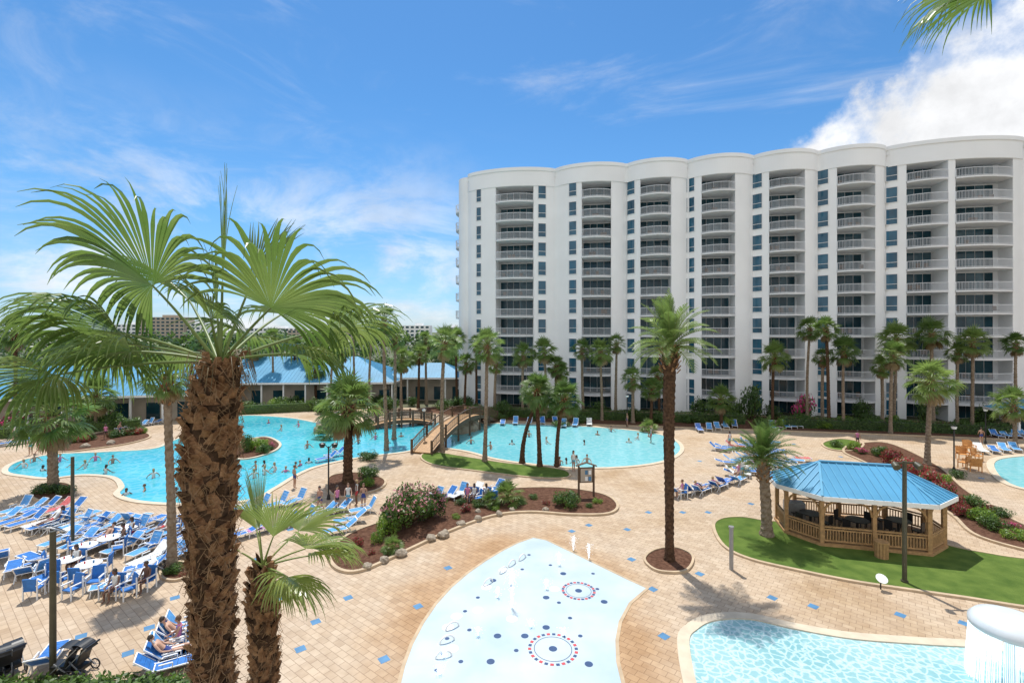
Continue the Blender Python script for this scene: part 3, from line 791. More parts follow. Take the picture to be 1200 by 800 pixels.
for u,v,r_,h,m in [(535,608,7,8,B_lime),(625,585,7,8,B_green[2]),(640,592,6,7,B_red),(700,590,7,9,B_lime),(690,595,6,8,B_green[0]),(410,655,7,9,B_lime),(435,650,6,8,B_red),(580,598,7,8,B_lime),(610,592,6,8,B_green[1]),(540,592,8,10,B_green[2])]: bush(m,u,v,r_,h)
bush(B_mag,38,492,20,38,'bougainvillea'); bush(B_mag,22,500,14,25,'bougainvillea'); bush(B_green[0],115,500,24,36); bush(B_green[1],135,503,14,22)
for u,v,r_ in [(60,498,12),(170,486,9),(215,482,8),(262,482,7),(330,480,8),(5,505,14),(440,484,7)]: bush(B_mag,u,v,r_,r_*1.5,'bougainvillea')
bush(B_mag,318,527,5,12,'bougainvillea');bush(B_lime,300,528,16,20);bush(B_green[2],288,530,9,26);bush(B_green[1],310,532,10,14)
bush(B_green[1],205,672,14,14);bush(B_red,215,676,6,8)
for u in(48,62,78): bush(B_green[u%3],u,578,12,14)
for u,v,r_,h,m in [(1060,556,15,26,B_red),(1075,566,15,30,B_red),(1090,576,16,32,B_red),(1105,588,15,30,B_red),(1118,598,14,26,B_red),(1128,606,12,20,B_red),(1045,545,13,24,B_red),(1030,535,12,16,B_green[0]),(1105,568,12,16,B_lime),(1150,612,20,24,B_lime),(1165,622,16,20,B_green[1]),(1190,632,16,16,B_lime),(1140,596,16,20,B_green[2]),(1175,606,12,14,B_green[0]),(1000,528,10,16,B_lime),(1122,560,10,12,B_green[2]),(1010,532,8,10,B_mag),(980,524,9,10,B_green[1]),(1185,620,10,12,B_mag),(1158,600,9,12,B_red)]: bush(m,u,v,r_,h)
for i in range(26):
    u=R.uniform(575,1195); bush(R.choice(B_green+[B_lime,B_round]),u,R.uniform(492,499)+(u-600)*.012,R.uniform(8,14),R.uniform(9,18))
for u,v,r_,h in [(942,494,14,40),(880,492,16,52),(700,490,12,26),(742,494,10,20),(820,492,12,30),(860,490,12,24),(1085,498,12,40),(1010,494,12,30),(660,490,14,36),(590,490,12,26),(905,492,12,22),(1155,500,12,30)]:
    bush(B_mag if u==942 else R.choice(B_green),u,v,r_,h)
for i in range(34):
    u=R.uniform(60,560); bush(R.choice(B_green+[B_lime,B_round,B_round]),u,R.uniform(474,486)+max(0,200-u)*.09,R.uniform(8,16),R.uniform(10,22))
for i in range(30):
    t=R.random(); u=75+95*t; bush(R.choice(B_green+[B_red,B_lime]),u,R.uniform(519,522)-14*t,R.uniform(5,9),R.uniform(6,12))
# spiky ground palms
for u,v,c in [(595,588,22),(575,592,14),(385,512,20),(385,505,16),(460,645,14),(760,505,12)]:
    p=P(u,v,.1); k=c/FL*p.y*1.1; put('fan_palm_shrub',R.choice(FANS),p+Vector((0,0,k*.25)),R.uniform(0,6),k)
# hedges
def hedge(name,a,b,w,h,seed,den=170):
    a=Vector(a);b=Vector(b);L=(b-a).length; r=random.Random(seed); mb=MB(); d=(b-a)/L; n=Vector((-d.y,d.x,0))
    mb.beam(a+Zv*h*.42,b+Zv*h*.42,w*.7,h*.8,0)
    for i in range(int(L*den)):
        s=r.random()*L; f=r.choice((0,0,1,2,2)); 
        if f==0: p=a+d*s-n*w/2+Zv*r.random()*h; nn=-n
        elif f==1: p=a+d*s+n*w/2+Zv*r.random()*h; nn=n
        else: p=a+d*s+n*r.uniform(-w/2,w/2)+Zv*h; nn=Zv.copy()
        p+=Vector((r.gauss(0,.07),r.gauss(0,.07),r.gauss(0,.07)))
        nn=(nn+Vector((r.gauss(0,.6),r.gauss(0,.6),r.gauss(0,.6)))).normalized()
        leafq(mb,p,nn,r.uniform(.07,.13),r,r.choice((0,1,1)))
    mb.obj(name,[M_g1,M_g2])
hedge('hedge',(-6,68.8,0),(30,62.5,0),1.2,1.3,1); hedge('hedge',(34,60.5,0),(57,55.6,0),1.2,1.3,2)
hedge('hedge',(-50,66,0),(-22,76,0),1.3,1.5,3,90); hedge('hedge',(-18.5,15.9,0),(-10.5,16.1,0),.8,.32,4,300)
hedge('hedge',(-62,52,0),(-46,60,0),1.3,1.3,5,110)
# distant tree masses
def trees(name,seed,n,xr,yr,hr,s,leaves):
    r=random.Random(seed); mb=MB()
    for i in range(n):
        x=r.uniform(*xr);y=r.uniform(*yr);h=r.uniform(*hr); w=h*r.uniform(.4,.65)
        mb.tube([(x,y,0),(x+.2,y,h*.6)],[.2,.1],5,2,False)
        L=[(Vector((x+r.gauss(0,w*.45),y+r.gauss(0,w*.45),h*r.uniform(.35,.85))),w*r.uniform(.3,.5)) for _ in range(9)]
        for k in range(leaves):
            c,q=r.choice(L); nn=Vector((r.gauss(0,1),r.gauss(0,1),r.gauss(0,1)+.2)).normalized(); p=c+nn*q*r.uniform(.6,1.1)
            if p.z<.2: continue
            leafq(mb,p,(nn+Vector((r.gauss(0,.5),)*3)).normalized(),s*r.uniform(.6,1.4),r,0 if r.random()<.55 else 1)
    mb.obj(name,[M_g1,M_g2,M_trunkd])
trees('tree_belt',1,60,(-110,2),(98,125),(5,11),.4,420)
trees('distant_tree_belt',2,150,(-420,30),(150,330),(7,13),1.1,160)
trees('tree_belt',3,16,(-105,-70),(72,85),(5,10),.35,500)
# distant buildings
def far_bldg(x,y,w,d,h,fl,m=M_white,rz=0):
    mb=MB(); mb.box((x,y,h/2),(w,d,h),rz,0); 
    k=int(w/4)
    for f in range(fl):
        z=h*(f+.55)/fl
        for i in range(k): mb.box((x-w/2+w*(i+.5)/k,y-d/2-.05,z),(w/k*.6,.1,h/fl*.5),0,1)
    mb.box((x+w*.1,y,h+1),(w*.25,d*.5,2),rz,0)
    mb.obj('distant_building',[m,M_glass2])
for x,y,w,h,fl in [(-85,430,26,17,5),(-58,470,22,16,5),(-40,420,18,14,4),(-300,420,40,24,8),(-275,424,22,19,6),(-335,430,30,18,6),(-180,460,60,13,4),(-110,440,24,15,5),(-20,440,14,13,4),(-230,470,50,15,4)]:
    far_bldg(x,y,w,14,h,fl,M_white if R.random()<.6 else M_beige)

# ------------------------------------------------------------------ bridges
def bridge(name,a,b,rise,w,steps=False):
    a=Vector(a);b=Vector(b); d=(b-a); L=d.length; d/=L; n=Vector((-d.y,d.x,0)); mb=MB(); K=36
    z=lambda t: .15+rise*max(0,math.sin(math.pi*t))**.9
    pts=[a+d*L*i/K+Zv*z(i/K) for i in range(K+1)]
    for p,q in zip(pts,pts[1:]):
        mb.beam(p,q,w,.12,0)
        for s in(-1,1):
            o=n*s*w/2
            mb.beam(p+o-Zv*.15,q+o-Zv*.15,.12,.4,1); mb.beam(p+o+Zv*1.05,q+o+Zv*1.05,.1,.09,1); mb.beam(p+o+Zv*.3,q+o+Zv*.3,.05,.06,1)
            mb.beam(p+o+Zv*.2,p+o+Zv*1.05,.05,.05,1); m=(p+q)/2; mb.beam(m+o+Zv*.2,m+o+Zv*1.05,.04,.04,1)
    for i in range(0,K+1,6):
        for s in(-1,1):
            p=pts[i]+n*s*w/2; mb.beam((p.x,p.y,0),p+Zv*1.25,.2,.2,1)
    mb.obj(name,[M_wood,M_wood2])
bridge('arched_footbridge',P(494,532),P(574,493),1.9,2.2)
bridge('timber_footbridge',P(428,502),P(508,496),.7,1.8)
# rocks
def rock(p,s,seed):
    mb=MB(); mb.ball((0,0,.3),1,0,9,6,(1,1,.7))
    mb.v=[tuple(Vector(v)*(1+.35*noise.noise(Vector(v)*1.3+Vector((seed*3.1,0,0))))) for v in mb.v]
    mb.sm=[False]*len(mb.sm)
    put('boulder',mb.mesh('boulder',[M_rock]),p,seed,s)
for i,(u,v,s) in enumerate([(542,506,1.3),(552,504,1.0),(548,500,1.5),(535,508,.8),(380,503,1.2),(392,505,.9),(375,506,.8),(520,628,.35),(505,632,.3),(540,615,.28),(470,650,.32),(450,658,.25),(560,600,.22),(300,520,.7),(430,665,.25),(600,598,.2),(640,598,.25),(585,603,.25),(560,609,.28),(130,520,.4),(100,524,.4)]): rock(P(u,v,.05),s,i)

# ------------------------------------------------------------------ furniture
def lounger_mesh(ang,m):
    mb=MB(); c,s=math.cos(ang),math.sin(ang)
    for x in(-.31,.31):
        mb.beam((x,-.2,.33),(x,1.15,.33),.04,.04,1); mb.beam((x,-.2,.33),(x,-.2-.72*c,.33+.72*s),.04,.04,1)
        for y in(-.15,1.05): mb.beam((x,y,.33),(x,y+.04,0),.04,.04,1)
        mb.beam((x,-.55,.02),(x,-.2,.33),.03,.03,1)
        mb.beam((x,-.05,.5),(x,.35,.5),.05,.03,1); mb.beam((x,.35,.5),(x,.35,.33),.03,.03,1)
    for y in(-.2,1.15): mb.beam((-.31,y,.33),(.31,y,.33),.04,.04,1)
    mb.beam((-.31,-.2-.72*c,.33+.72*s),(.31,-.2-.72*c,.33+.72*s),.04,.04,1)
    K=6
    for i in range(K):
        y0=-.18+1.31*i/K; mb.box((0,y0+1.31/K/2,.335),(.57,1.31/K-.012,.02),0,0)
    for i in range(4):
        t0=.04+.66*i/4+.08; M=Matrix.Rotation(-ang,3,'X'); mb.box((0,-.2-t0*c,.335+t0*s),(.57,.155,.02),0,0,M)
    return mb.mesh('sun_lounger',[m,M_whitep])
LG=[lounger_mesh(a,m) for a,m in((math.radians(42),M_sling),(math.radians(15),M_sling),(math.radians(60),M_sling2),(math.radians(35),M_sling2))]
def towel_mesh(c):
    m=mat('towel',c,.95,.3,8); mb=MB(); K=10; vs=[]
    for i in range(K+1):
        t=i/K
        for x in(-.33,.33): vs.append((x+.02*math.sin(i*2),-.2+1.3*t,.355+.01*math.sin(i*3)))
    mb.add(vs,[(2*i,2*i+1,2*i+3,2*i+2) for i in range(K)],0); mb.add([(-.33,-.2,.36),(.33,-.2,.36),(.33,-.74,.84),(-.33,-.74,.84)],[(0,1,2,3)],0)
    return mb.mesh('towel',[m])
TW=[towel_mesh(c) for c in((.5,.12,.12),(.7,.65,.5),(.75,.75,.72),(.1,.4,.5),(.45,.2,.4),(.7,.7,.7),(.1,.2,.5))]
def lounger(p,rz):
    o=put('sun_lounger',R.choice(LG),p,rz)
    if R.random()<.12: put('beach_towel',R.choice(TW),p,rz)
def row(a,b,n,rz,j=.12):
    a=P(*a);b=P(*b)
    for i in range(n):
        p=a.lerp(b,i/max(1,n-1))+Vector((R.uniform(-j,j),R.uniform(-j,j),0)); lounger(p,rz+R.uniform(-.12,.12))
row((5,612),(222,628),13,2.8); row((55,624),(215,642),8,-.3); row((75,636),(200,650),6,2.9); row((2,660),(20,672),2,.8); row((40,660),(55,690),3,1.2)
row((140,690),(180,668),3,2.2); row((30,676),(30,676),1,.5); row((180,658),(220,650),3,2.7); row((90,612),(240,620),8,-.2)
row((190,790),(215,742),6,-1.1,.05); row((50,785),(52,785),1,.4)
row((10,522),(60,515),5,2.8); row((148,503),(182,497),5,2.9); row((215,472),(265,468),7,3);row((20,600),(85,600),5,2.9)
row((285,630),(400,600),6,2.4); row((285,600),(350,590),4,2.6); row((400,625),(430,600),3,2.2)
row((795,582),(862,566),6,-.9); row((850,545),(905,530),9,-1.9); row((860,558),(935,540),9,-1.9); row((840,528),(900,520),8,-2.2); row((905,560),(925,548),3,-1.9)
row((820,505),(860,500),5,2.9); row((905,502),(945,500),6,2.8); row((1150,530),(1190,528),4,2.6); row((1165,512),(1200,512),4,2.8); row((660,500),(690,498),3,3); row((510,588),(540,582),3,2.5);row((555,580),(580,577),2,2.5); row((385,540),(395,535),2,2.4)
row((590,497),(650,496),5,3.1)
# tables
def table(p):
    mb=MB(); mb.cyl((0,0,0),.25,.04,16,0); mb.cyl((0,0,.04),.03,.68,10,0); mb.cyl((0,0,.71),.52,.035,28,0); mb.cyl((.15,.1,.745),.04,.12,10,1); mb.cyl((-.2,0,.745),.035,.1,10,2)
    put('round_table',mb.mesh('round_table',[M_whitep,M_blueT,M_red]),p)
for u,v in [(80,672),(104,678),(100,655),(128,645),(150,632),(505,592),(570,585),(870,556)]: table(P(u,v))
def chair_mesh(m,fm,big=False):
    mb=MB(); k=1.25 if big else 1
    mb.box((0,0,.43),(.5*k,.5,.05),0,0); mb.box((0,-.26,.72),(.5*k,.05,.55),0,0,Matrix.Rotation(.18,3,'X'))
    for x in(-.27*k,.27*k):
        for y in(-.24,.24): mb.box((x,y,.32 if y>0 else .45),(.04*k,.05,.64 if y>0 else .9),0,1)
        mb.box((x,0,.64),(.07*k,.56,.04),0,1)
    if big:
        for i in range(5): mb.box((-.2+.1*i*k,-.29,.75),(.09,.03,.6),0,1,Matrix.Rotation(.18,3,'X'))
    return mb.mesh('patio_chair',[m,fm])
CH=chair_mesh(M_sling,M_whitep); CW=chair_mesh(M_orange,M_orange,True)
for u,v,a in [(62,678,.8),(70,690,0),(112,690,3.4),(92,686,.1),(122,672,1.9),(88,650,-1),(140,650,2),(60,668,-1),(150,700,2.5),(128,700,3),(85,700,2.9),(40,700,.2),(515,596,.4),(560,590,2),(578,590,.3)]: put('patio_chair',CH,P(u,v),a)
for u,v,a in [(1130,548,.4),(1142,552,-.4),(1128,538,2.8),(1145,540,3.6),(1136,530,3)]: put('timber_armchair',CW,P(u,v),a,1.15)
# poles and lamps
def pole(u,vb,vt,r=.09,head=True):
    p=P(u,vb); h=HT(p.y,vt); mb=MB(); mb.cyl(p,r*1.5,.15,16,0); mb.cyl(p,r,h,16,0,r*.9)
    if head:
        mb.beam(p+Vector((-.55,0,h-.08)),p+Vector((.55,0,h-.08)),.06,.08,0)
        for s in(-.5,.5): mb.tube([p+Vector((s,0,h-.12)),p+Vector((s*1.1,-.25,h-.25))],[.13,.17],12,0)
    mb.obj('floodlight_pole',[M_pole])
pole(1060,683,540,.10); pole(85,642,535,.09,False); pole(62,792,622,.10,False)
mb=MB(); p=P(857,667); mb.cyl(p,.1,2.1,14,0); mb.cyl(p+Zv*2.1,.13,.08,14,0); mb.obj('shower_post',[M_grey])
def lamp(u,vb,vt,dbl):
    p=P(u,vb); h=HT(p.y,vt); mb=MB(); mb.cyl(p,.14,.35,12,0,.09); mb.cyl(p,.055,h-.3,10,0)
    for s in((-.45,.45) if dbl else (0,)):
        if dbl:
            mb.tube([p+Zv*(h-.45),p+Vector((s*.5,0,h-.2)),p+Vector((s,0,h-.15))],.03,6,0)
        c=p+Vector((s,0,h-.32)); mb.cyl(c-Zv*(.05 if dbl else -.0),.15,.22,12,0 if dbl else 1,.22); mb.cyl(c+Zv*.22,.24,.08,12,0,.04)
    mb.obj('street_lamp',[M_black,M_whitep])
lamp(385,585,518,True); lamp(1118,552,498,False); lamp(497,524,478,False); lamp(735,500,462,False); lamp(1155,520,478,False)
# notice board
mb=MB(); p=P(687,583); rz=.15
for s in(-.55,.55): mb.box(p+Vector((s,s*.15,1.15)),(.12,.12,2.3),rz)
mb.box(p+Zv*1.65,(1.0,.07,1.1),rz,1); mb.box(p+Zv*1.65+Vector((0,-.05,0)),(.85,.03,.95),rz,2)
for i in range(6): mb.box(p+Vector((-.25+.25*(i%3),-.08,1.4+.45*(i//3))),(.2,.01,.3),rz,3 if i%2 else 4)
mb.beam(p+Vector((-.75,0,2.3)),p+Vector((.0,0,2.55)),.3,.05,0); mb.beam(p+Vector((.75,0,2.3)),p+Vector((.0,0,2.55)),.3,.05,0)
mb.obj('notice_board',[M_wood2,M_wood2,M_beige,M_whitep,M_blueT])
# uplight on lawn
mb=MB(); p=P(1032,690); mb.cyl(p,.03,.45,8,0); mb.tube([p+Vector((0,0,.4)),p+Vector((-.02,-.1,.55))],[.12,.24],16,1); mb.obj('garden_spotlight',[M_black,M_whitep])
# strollers
def stroller(p,rz):
    mb=MB()
    def wheel(x,y,r):
        pts=[(x,y+r*math.cos(2*math.pi*k/18),r+r*math.sin(2*math.pi*k/18)) for k in range(19)]
        mb.tube(pts,.025,6,0,False)
        for k in range(6):
            a=math.pi*2*k/6; mb.beam((x,y,r),(x,y+r*math.cos(a),r+r*math.sin(a)),.01,.01,1)
    for x in(-.28,.28): wheel(x,-.35,.17); wheel(x,.4,.12)
    for x in(-.25,.25):
        mb.beam((x,.4,.14),(x,-.55,1.05),.03,.03,1); mb.beam((x,-.35,.17),(x,.15,.6),.03,.03,1)
    mb.beam((-.25,-.55,1.05),(.25,-.55,1.05),.05,.05,0); mb.box((0,.05,.45),(.44,.5,.06),0,0); mb.box((0,-.25,.7),(.44,.06,.55),0,0,Matrix.Rotation(.35,3,'X'))
    K=8
    for k in range(K):
        a0=math.pi*.15+1.7*k/K; a1=a0+1.7/K; c=Vector((0,-.15,.72))
        q=[c+Vector((x,-.4*math.cos(a),.4*math.sin(a))) for a in(a0,a1) for x in(-.24,.24)]
        mb.add(q,[(0,1,3,2)],0)
    mb.box((0,-.1,.25),(.4,.4,.12),0,0)
    put('stroller',mb.mesh('stroller',[M_black,M_grey]),p,rz)
stroller(P(14,786),1.0); stroller(P(92,788),1.5); stroller(P(75,792),1.7); stroller(P(2,792),.8)

# ------------------------------------------------------------------ people
SK=[mat('skin_%d'%i,c,.55,.08,6) for i,c in enumerate([(.55,.33,.23),(.42,.24,.16),(.16,.08,.05)])]
HR=[mat('hair_%d'%i,c,.6,.3,20) for i,c in enumerate([(.03,.02,.015),(.12,.06,.03),(.35,.24,.12)])]
CL=[mat('cloth_%d'%i,c,.8,.15,6) for i,c in enumerate([(.03,.05,.2),(.5,.05,.06),(.04,.04,.045),(.1,.35,.45),(.65,.65,.62),(.6,.2,.35)])]
POSES={
'stand':dict(pel=(0,0,.95),bel=(0,.01,1.12),che=(0,0,1.32),nb=(0,-.01,1.47),nk=(0,0,1.53),hd=(0,.015,1.66),
 sh=(.17,-.01,1.42),el=(.23,-.02,1.14),wr=(.25,.08,.92),ha=(.25,.1,.84),hi=(.09,0,.91),kn=(.10,.03,.50),an=(.10,-.01,.09),to=(.12,.14,.03)),
'wade':dict(pel=(0,0,.95),bel=(0,.01,1.12),che=(0,.02,1.32),nb=(0,.02,1.47),nk=(0,.03,1.53),hd=(0,.05,1.66),
 sh=(.17,.01,1.42),el=(.36,.08,1.24),wr=(.42,.28,1.08),ha=(.43,.36,1.06),hi=(.09,0,.91),kn=(.12,.12,.50),an=(.11,-.06,.09),to=(.12,.08,.03)),
'sit':dict(pel=(0,0,.48),bel=(0,-.01,.65),che=(0,-.02,.86),nb=(0,-.01,1.01),nk=(0,.01,1.07),hd=(0,.04,1.20),
 sh=(.17,-.02,.96),el=(.23,.08,.70),wr=(.16,.30,.62),ha=(.14,.38,.60),hi=(.09,.04,.46),kn=(.12,.45,.47),an=(.12,.42,.08),to=(.13,.55,.03)),
'recline':dict(pel=(0,-.1,.46),bel=(0,-.22,.58),che=(0,-.38,.74),nb=(0,-.50,.85),nk=(0,-.53,.90),hd=(0,-.58,1.02),
 sh=(.17,-.45,.83),el=(.28,-.25,.60),wr=(.24,-.02,.54),ha=(.2,.06,.54),hi=(.09,-.04,.43),kn=(.11,.42,.46),an=(.11,.85,.41),to=(.12,.88,.5)),
'walk':dict(pel=(0,0,.93),bel=(0,.01,1.10),che=(0,.03,1.30),nb=(0,.03,1.45),nk=(0,.05,1.51),hd=(0,.08,1.64),
 sh=(.17,.02,1.40),el=(.22,-.08,1.14),wr=(.23,.06,.94),ha=(.23,.1,.87),hi=(.09,0,.90),kn=(.10,.12,.5),an=(.1,.2,.09),to=(.11,.34,.05),
 hi2=(-.09,0,.90),kn2=(-.10,-.02,.48),an2=(-.10,-.30,.14),to2=(-.10,-.2,.04),el2=(-.22,.06,1.14),wr2=(-.22,.26,1.0),ha2=(-.21,.33,.98)),
}
def person_mesh(pose,skin,hair,suit,top,longhair,tag):
    J=POSES[pose]; V=[];E=[];Rd=[]
    def add(p,r,par):
        V.append(Vector(p));Rd.append(r)
        if par is not None:E.append((par,len(V)-1))
        return len(V)-1
    pel=add(J['pel'],.125,None); bel=add(J['bel'],.11,pel); che=add(J['che'],.125,bel); nb=add(J['nb'],.07,che); nk=add(J['nk'],.05,nb)
    add(Vector(J['hd'])-Vector((0,0,.06)),.06,nk)
    hands=[]
    for sg in(1,-1):
        def j(k):
            if sg<0 and k+'2' in J: return Vector(J[k+'2'])
            v=Vector(J[k]); v.x*=sg; return v
        s=add(j('sh'),.055,che); e=add(j('el'),.040,s); w=add(j('wr'),.027,e); add(j('ha'),.032,w)
        hands.append((j('wr'),j('ha')))
        h=add(j('hi'),.088,pel); k=add(j('kn'),.056,h); a=add(j('an'),.036,k); add(j('to'),.034,a)
    me=bpy.data.meshes.new('sk'); me.from_pydata([tuple(v) for v in V],E,[])
    o=bpy.data.objects.new('sk',me); sc.collection.objects.link(o)
    md=o.modifiers.new('s','SKIN'); 
    for i,sv in enumerate(me.skin_vertices[0].data):
        sv.radius=(Rd[i],Rd[i]*(.8 if i<3 else 1)); sv.use_root=(i==0)
    sb=o.modifiers.new('b','SUBSURF'); sb.levels=1; sb.render_levels=1
    dg=bpy.context.evaluated_depsgraph_get(); ev=o.evaluated_get(dg); m2=ev.to_mesh()
    mb=MB(); vs=[v.co.copy() for v in m2.vertices]; P0=Vector(J['pel']); C0=Vector(J['che']); B0=Vector(J['bel'])
    hips=[Vector(J['hi']),Vector(J.get('hi2',(-J['hi'][0],J['hi'][1],J['hi'][2])))]
    mb.v=[tuple(v) for v in vs]
    for p in m2.polygons:
        c=Vector(p.center); m=0
        if (c-P0).length<.17 or min((c-h).length for h in hips)<.13: m=1
        if top and ((c-C0).length<.19 or (c-B0).length<.15): m=2
        mb.f.append(tuple(p.vertices)); mb.m.append(m); mb.sm.append(True)
    ev.to_mesh_clear(); bpy.data.objects.remove(o)
    hd=Vector(J['hd'])
    mb.ball(hd,.105,0,14,10,(.78,.92,1.12))
    mb.ball(hd+Vector((0,-.018,.03)),.112,3,14,10,(.82,.92,1.02))
    mb.add([hd+Vector((-.014,.09,-.01)),hd+Vector((.014,.09,-.01)),hd+Vector((0,.122,-.02)),hd+Vector((0,.09,.025))],[(0,1,2),(1,3,2),(3,0,2)],0)
    for sg in(-1,1):
        mb.ball(hd+Vector((sg*.034,.088,.012)),.011,4,6,4); mb.ball(hd+Vector((sg*.083,.0,-.005)),.022,0,6,4,(.4,.8,1.2))
    mb.box(hd+Vector((0,.091,-.05)),(.04,.01,.008),0,5)
    if longhair: mb.ball(hd+Vector((0,-.07,-.08)),.09,3,10,8,(.9,.55,1.5))
    for w,h in hands:
        d=(h-w).normalized(); sd=Vector((0,0,1)).cross(d) if abs(d.z)<.8 else Vector((0,1,0)); sd=(sd-d*sd.dot(d)).normalized()
        cr=d.cross(sd)
        for k,l in enumerate((.06,.075,.08,.07)):
            b=h+d*.015+sd*(-.024+.016*k); mb.tube([b,b+d*l*.55+cr*.008,b+d*l*.95+cr*.03],[.009,.008,.006],5,0)
        b=h-d*.03-sd*.03; mb.tube([b,b+d*.03-sd*.02,b+d*.055-sd*.022],[.011,.009,.007],5,0)
    return mb.mesh('person_'+tag,[SK[skin],CL[suit],CL[top if top else 0],HR[hair],M_black,CL[1]])
PM={}
rp=random.Random(12)
for ps in POSES:
    PM[ps]=[person_mesh(ps,rp.choice((0,0,1,1,2)),rp.randrange(3),i%4,[0,5,3,4][(i*2+1)%4] if i!=0 else 0,i%2==1,ps+str(i)) for i in range(4)]
def person(ps,u,v,rz=None,dz=0,sc_=1):
    put('person',R.choice(PM[ps]),P(u,v)+Vector((0,0,dz)),R.uniform(0,6.28) if rz is None else rz,sc_)
for u,v in [(28,548),(50,552),(86,546),(100,549),(132,543),(112,540),(206,583),(298,560),(310,556),(322,552),(346,548),(352,546),(335,553),(362,543),(70,541),(148,580),(552,520),(600,521),(685,521),(737,519),(748,515),(656,545),(664,543),(676,543),(688,542),(575,526),(440,515),(455,520),(235,560),(180,560),(225,535),(360,525),(420,520),(390,530),(330,505),(350,500),(700,510),(620,512),(315,496),(470,512),(640,520),(310,546),(300,550),(124,555),(60,546),(40,541),(170,575),(716,506),(760,512)]:
    person('wade',u,v,None,-1.0 if R.random()<.6 else -1.25)
for u,v,ps in [(763,519,'stand'),(426,597,'stand'),(408,596,'walk'),(395,600,'stand'),(418,592,'stand'),(45,532,'walk'),(36,533,'stand'),(129,497,'stand'),(124,515,'walk'),(345,572,'stand'),(672,552,'stand'),(508,508,'walk'),(870,562,'stand'),(1150,520,'walk'),(480,475,'walk'),(140,512,'walk'),(735,500,'stand'),(545,488,'walk'),(855,525,'stand'),(18,515,'walk'),(1005,524,'stand'),(375,600,'walk')]:
    person(ps,u,v)
for u,v in [(155,632),(135,700),(172,690),(90,668),(548,588),(556,588),(800,583),(210,762),(205,625),(570,588),(890,535),(866,560),(145,640)]: 
    p=P(u,v); a=R.uniform(1.5,4); put('person',R.choice(PM['sit']),p,a); put('patio_chair',CH,p+Vector((0,0,0)),a)
for u,v,a in [(212,752,-1.1),(200,775,-1.1),(120,640,2.8),(60,618,2.8),(840,574,-.9),(820,579,-.9),(880,540,-1.9),(190,627,2.8),(900,552,-1.9)]:
    p=P(u,v); put('person',R.choice(PM['recline']),p,a); put('sun_lounger',LG[0],p,a)

# ------------------------------------------------------------------ sun + sky
EL=math.radians(68)
sdir=Vector((-.26,.965,0)).normalized()*math.cos(EL)+Zv*math.sin(EL)
sd=bpy.data.lights.new('sun','SUN'); sd.energy=4.9; sd.angle=math.radians(.5); sd.color=(1,.965,.9)
so=bpy.data.objects.new('sun',sd); sc.collection.objects.link(so); so.rotation_euler=sdir.to_track_quat('Z','Y').to_euler(); so.location=(0,0,80)
w=bpy.data.worlds.new('World'); sc.world=w; w.use_nodes=True; nt=w.node_tree;N=nt.nodes;L=nt.links
bg=N['Background']; bg.inputs[1].default_value=.15
sky=N.new('ShaderNodeTexSky'); sky.sky_type='NISHITA'; sky.sun_disc=False; sky.sun_elevation=EL
sky.sun_rotation=math.atan2(sdir.x,sdir.y); sky.dust_density=.3; sky.ozone_density=2.0; sky.air_density=1.0
tc=N.new('ShaderNodeTexCoord'); V=tc.outputs['Generated']
sep=N.new('ShaderNodeSeparateXYZ'); L.new(V,sep.inputs[0])
gr=N.new('ShaderNodeValToRGB'); e=gr.color_ramp.elements; e[0].position=0; e[1].position=.9
e[0].color=(.50,.66,.98,1); e[1].color=(.40,.74,1.0,1)
for ps,cc_ in((.08,(.50,.73,1.0,1)),(.22,(.47,.79,1.0,1)),(.42,(.42,.77,1.0,1))):
    q=e.new(ps); q.color=cc_
L.new(sep.outputs['Z'],gr.inputs['Fac'])
hs=N.new('ShaderNodeMix'); hs.data_type='RGBA'; hs.blend_type='MULTIPLY'; hs.inputs[0].default_value=1
L.new(sky.outputs[0],hs.inputs[6]); L.new(gr.outputs[0],hs.inputs[7])
def noi(scale,det,rough=.55,vec=V,dist=0):
    n=N.new('ShaderNodeTexNoise'); n.inputs['Scale'].default_value=scale; n.inputs['Detail'].default_value=det; n.inputs['Roughness'].default_value=rough; n.inputs['Distortion'].default_value=dist
    L.new(vec,n.inputs['Vector']); return n.outputs['Fac']
def mth(op,a,b,c=None):
    n=N.new('ShaderNodeMath'); n.operation=op
    for i,x in enumerate((a,b,c)):
        if x is None: continue
        if isinstance(x,(int,float)): n.inputs[i].default_value=x
        else: L.new(x,n.inputs[i])
    return n.outputs[0]
def rng(x,a,b,c=0,d=1):
    n=N.new('ShaderNodeMapRange'); n.interpolation_type='SMOOTHSTEP'
    L.new(x,n.inputs[0]); n.inputs[1].default_value=a; n.inputs[2].default_value=b; n.inputs[3].default_value=c; n.inputs[4].default_value=d; return n.outputs[0]
def dot(v):
    n=N.new('ShaderNodeVectorMath'); n.operation='DOT_PRODUCT'; L.new(V,n.inputs[0]); n.inputs[1].default_value=v; return n.outputs['Value']
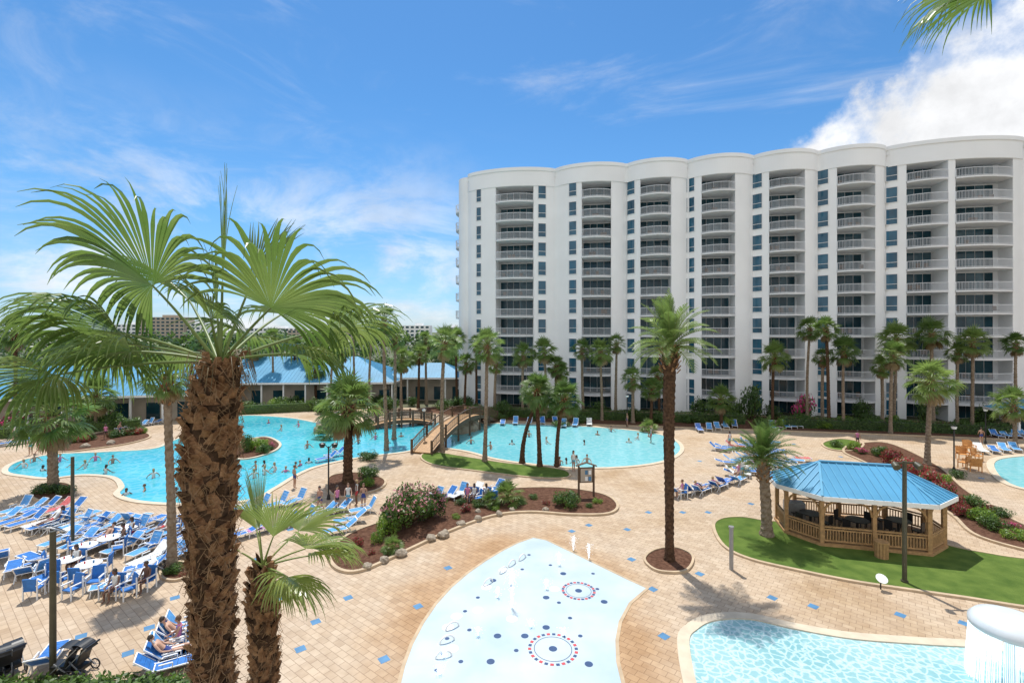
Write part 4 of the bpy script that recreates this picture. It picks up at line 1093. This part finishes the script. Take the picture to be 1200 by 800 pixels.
# cumulus bank to the right
d1=dot((.524,.055,-.85)); f=mth('MULTIPLY_ADD',noi(5,12,.6),.34,mth('SUBTRACT',d1,.165))
c1=rng(f,.0,.05)
inner=rng(noi(7,10,.6),.36,.54,.35,1)
c1=mth('MULTIPLY',c1,inner)
# cirrus
mp=N.new('ShaderNodeMapping'); mp.inputs['Scale'].default_value=(1.2,1.2,4.5); mp.inputs['Rotation'].default_value=(.3,.5,.2); L.new(V,mp.inputs['Vector'])
c2=rng(noi(1.8,9,.62,mp.outputs[0],.8),.48,.80,0,.42)
# thin fair-weather clouds low on the left
mp2=N.new('ShaderNodeMapping'); mp2.inputs['Scale'].default_value=(1,1,2.6); L.new(V,mp2.inputs['Vector'])
lowc=mth('MULTIPLY',rng(noi(3.6,10,.62,mp2.outputs[0],.4),.43,.66,0,.85),rng(sep.outputs['Z'],.42,.08))
lowc=mth('MULTIPLY',lowc,rng(sep.outputs['X'],.10,-.25))
# unseen cloud bank behind the viewer, added to brighten the shaded facade
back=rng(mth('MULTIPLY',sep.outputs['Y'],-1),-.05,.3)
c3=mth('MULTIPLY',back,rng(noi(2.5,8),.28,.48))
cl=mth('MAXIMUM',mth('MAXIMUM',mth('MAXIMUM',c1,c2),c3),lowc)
shade=rng(noi(9,8,.6),.3,.65,5.4,7.0)
cc=N.new('ShaderNodeCombineColor'); 
L.new(shade,cc.inputs[0]); L.new(mth('MULTIPLY',shade,1.01),cc.inputs[1]); L.new(mth('MULTIPLY',shade,1.03),cc.inputs[2])
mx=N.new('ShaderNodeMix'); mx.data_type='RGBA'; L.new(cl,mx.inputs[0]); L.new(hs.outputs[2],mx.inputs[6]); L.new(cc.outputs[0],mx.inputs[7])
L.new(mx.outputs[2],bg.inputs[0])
# ------------------------------------------------------------------ camera
cd=bpy.data.cameras.new('camera'); cd.lens=17.01; cd.sensor_width=36; cd.shift_y=-.010; cd.clip_end=8000; cd.clip_start=.1
co=bpy.data.objects.new('camera',cd); sc.collection.objects.link(co); co.location=(0,0,EYE); co.rotation_euler=(math.pi/2,0,0); sc.camera=co
sc.view_settings.view_transform='Standard'; sc.view_settings.look='None'; sc.view_settings.exposure=0
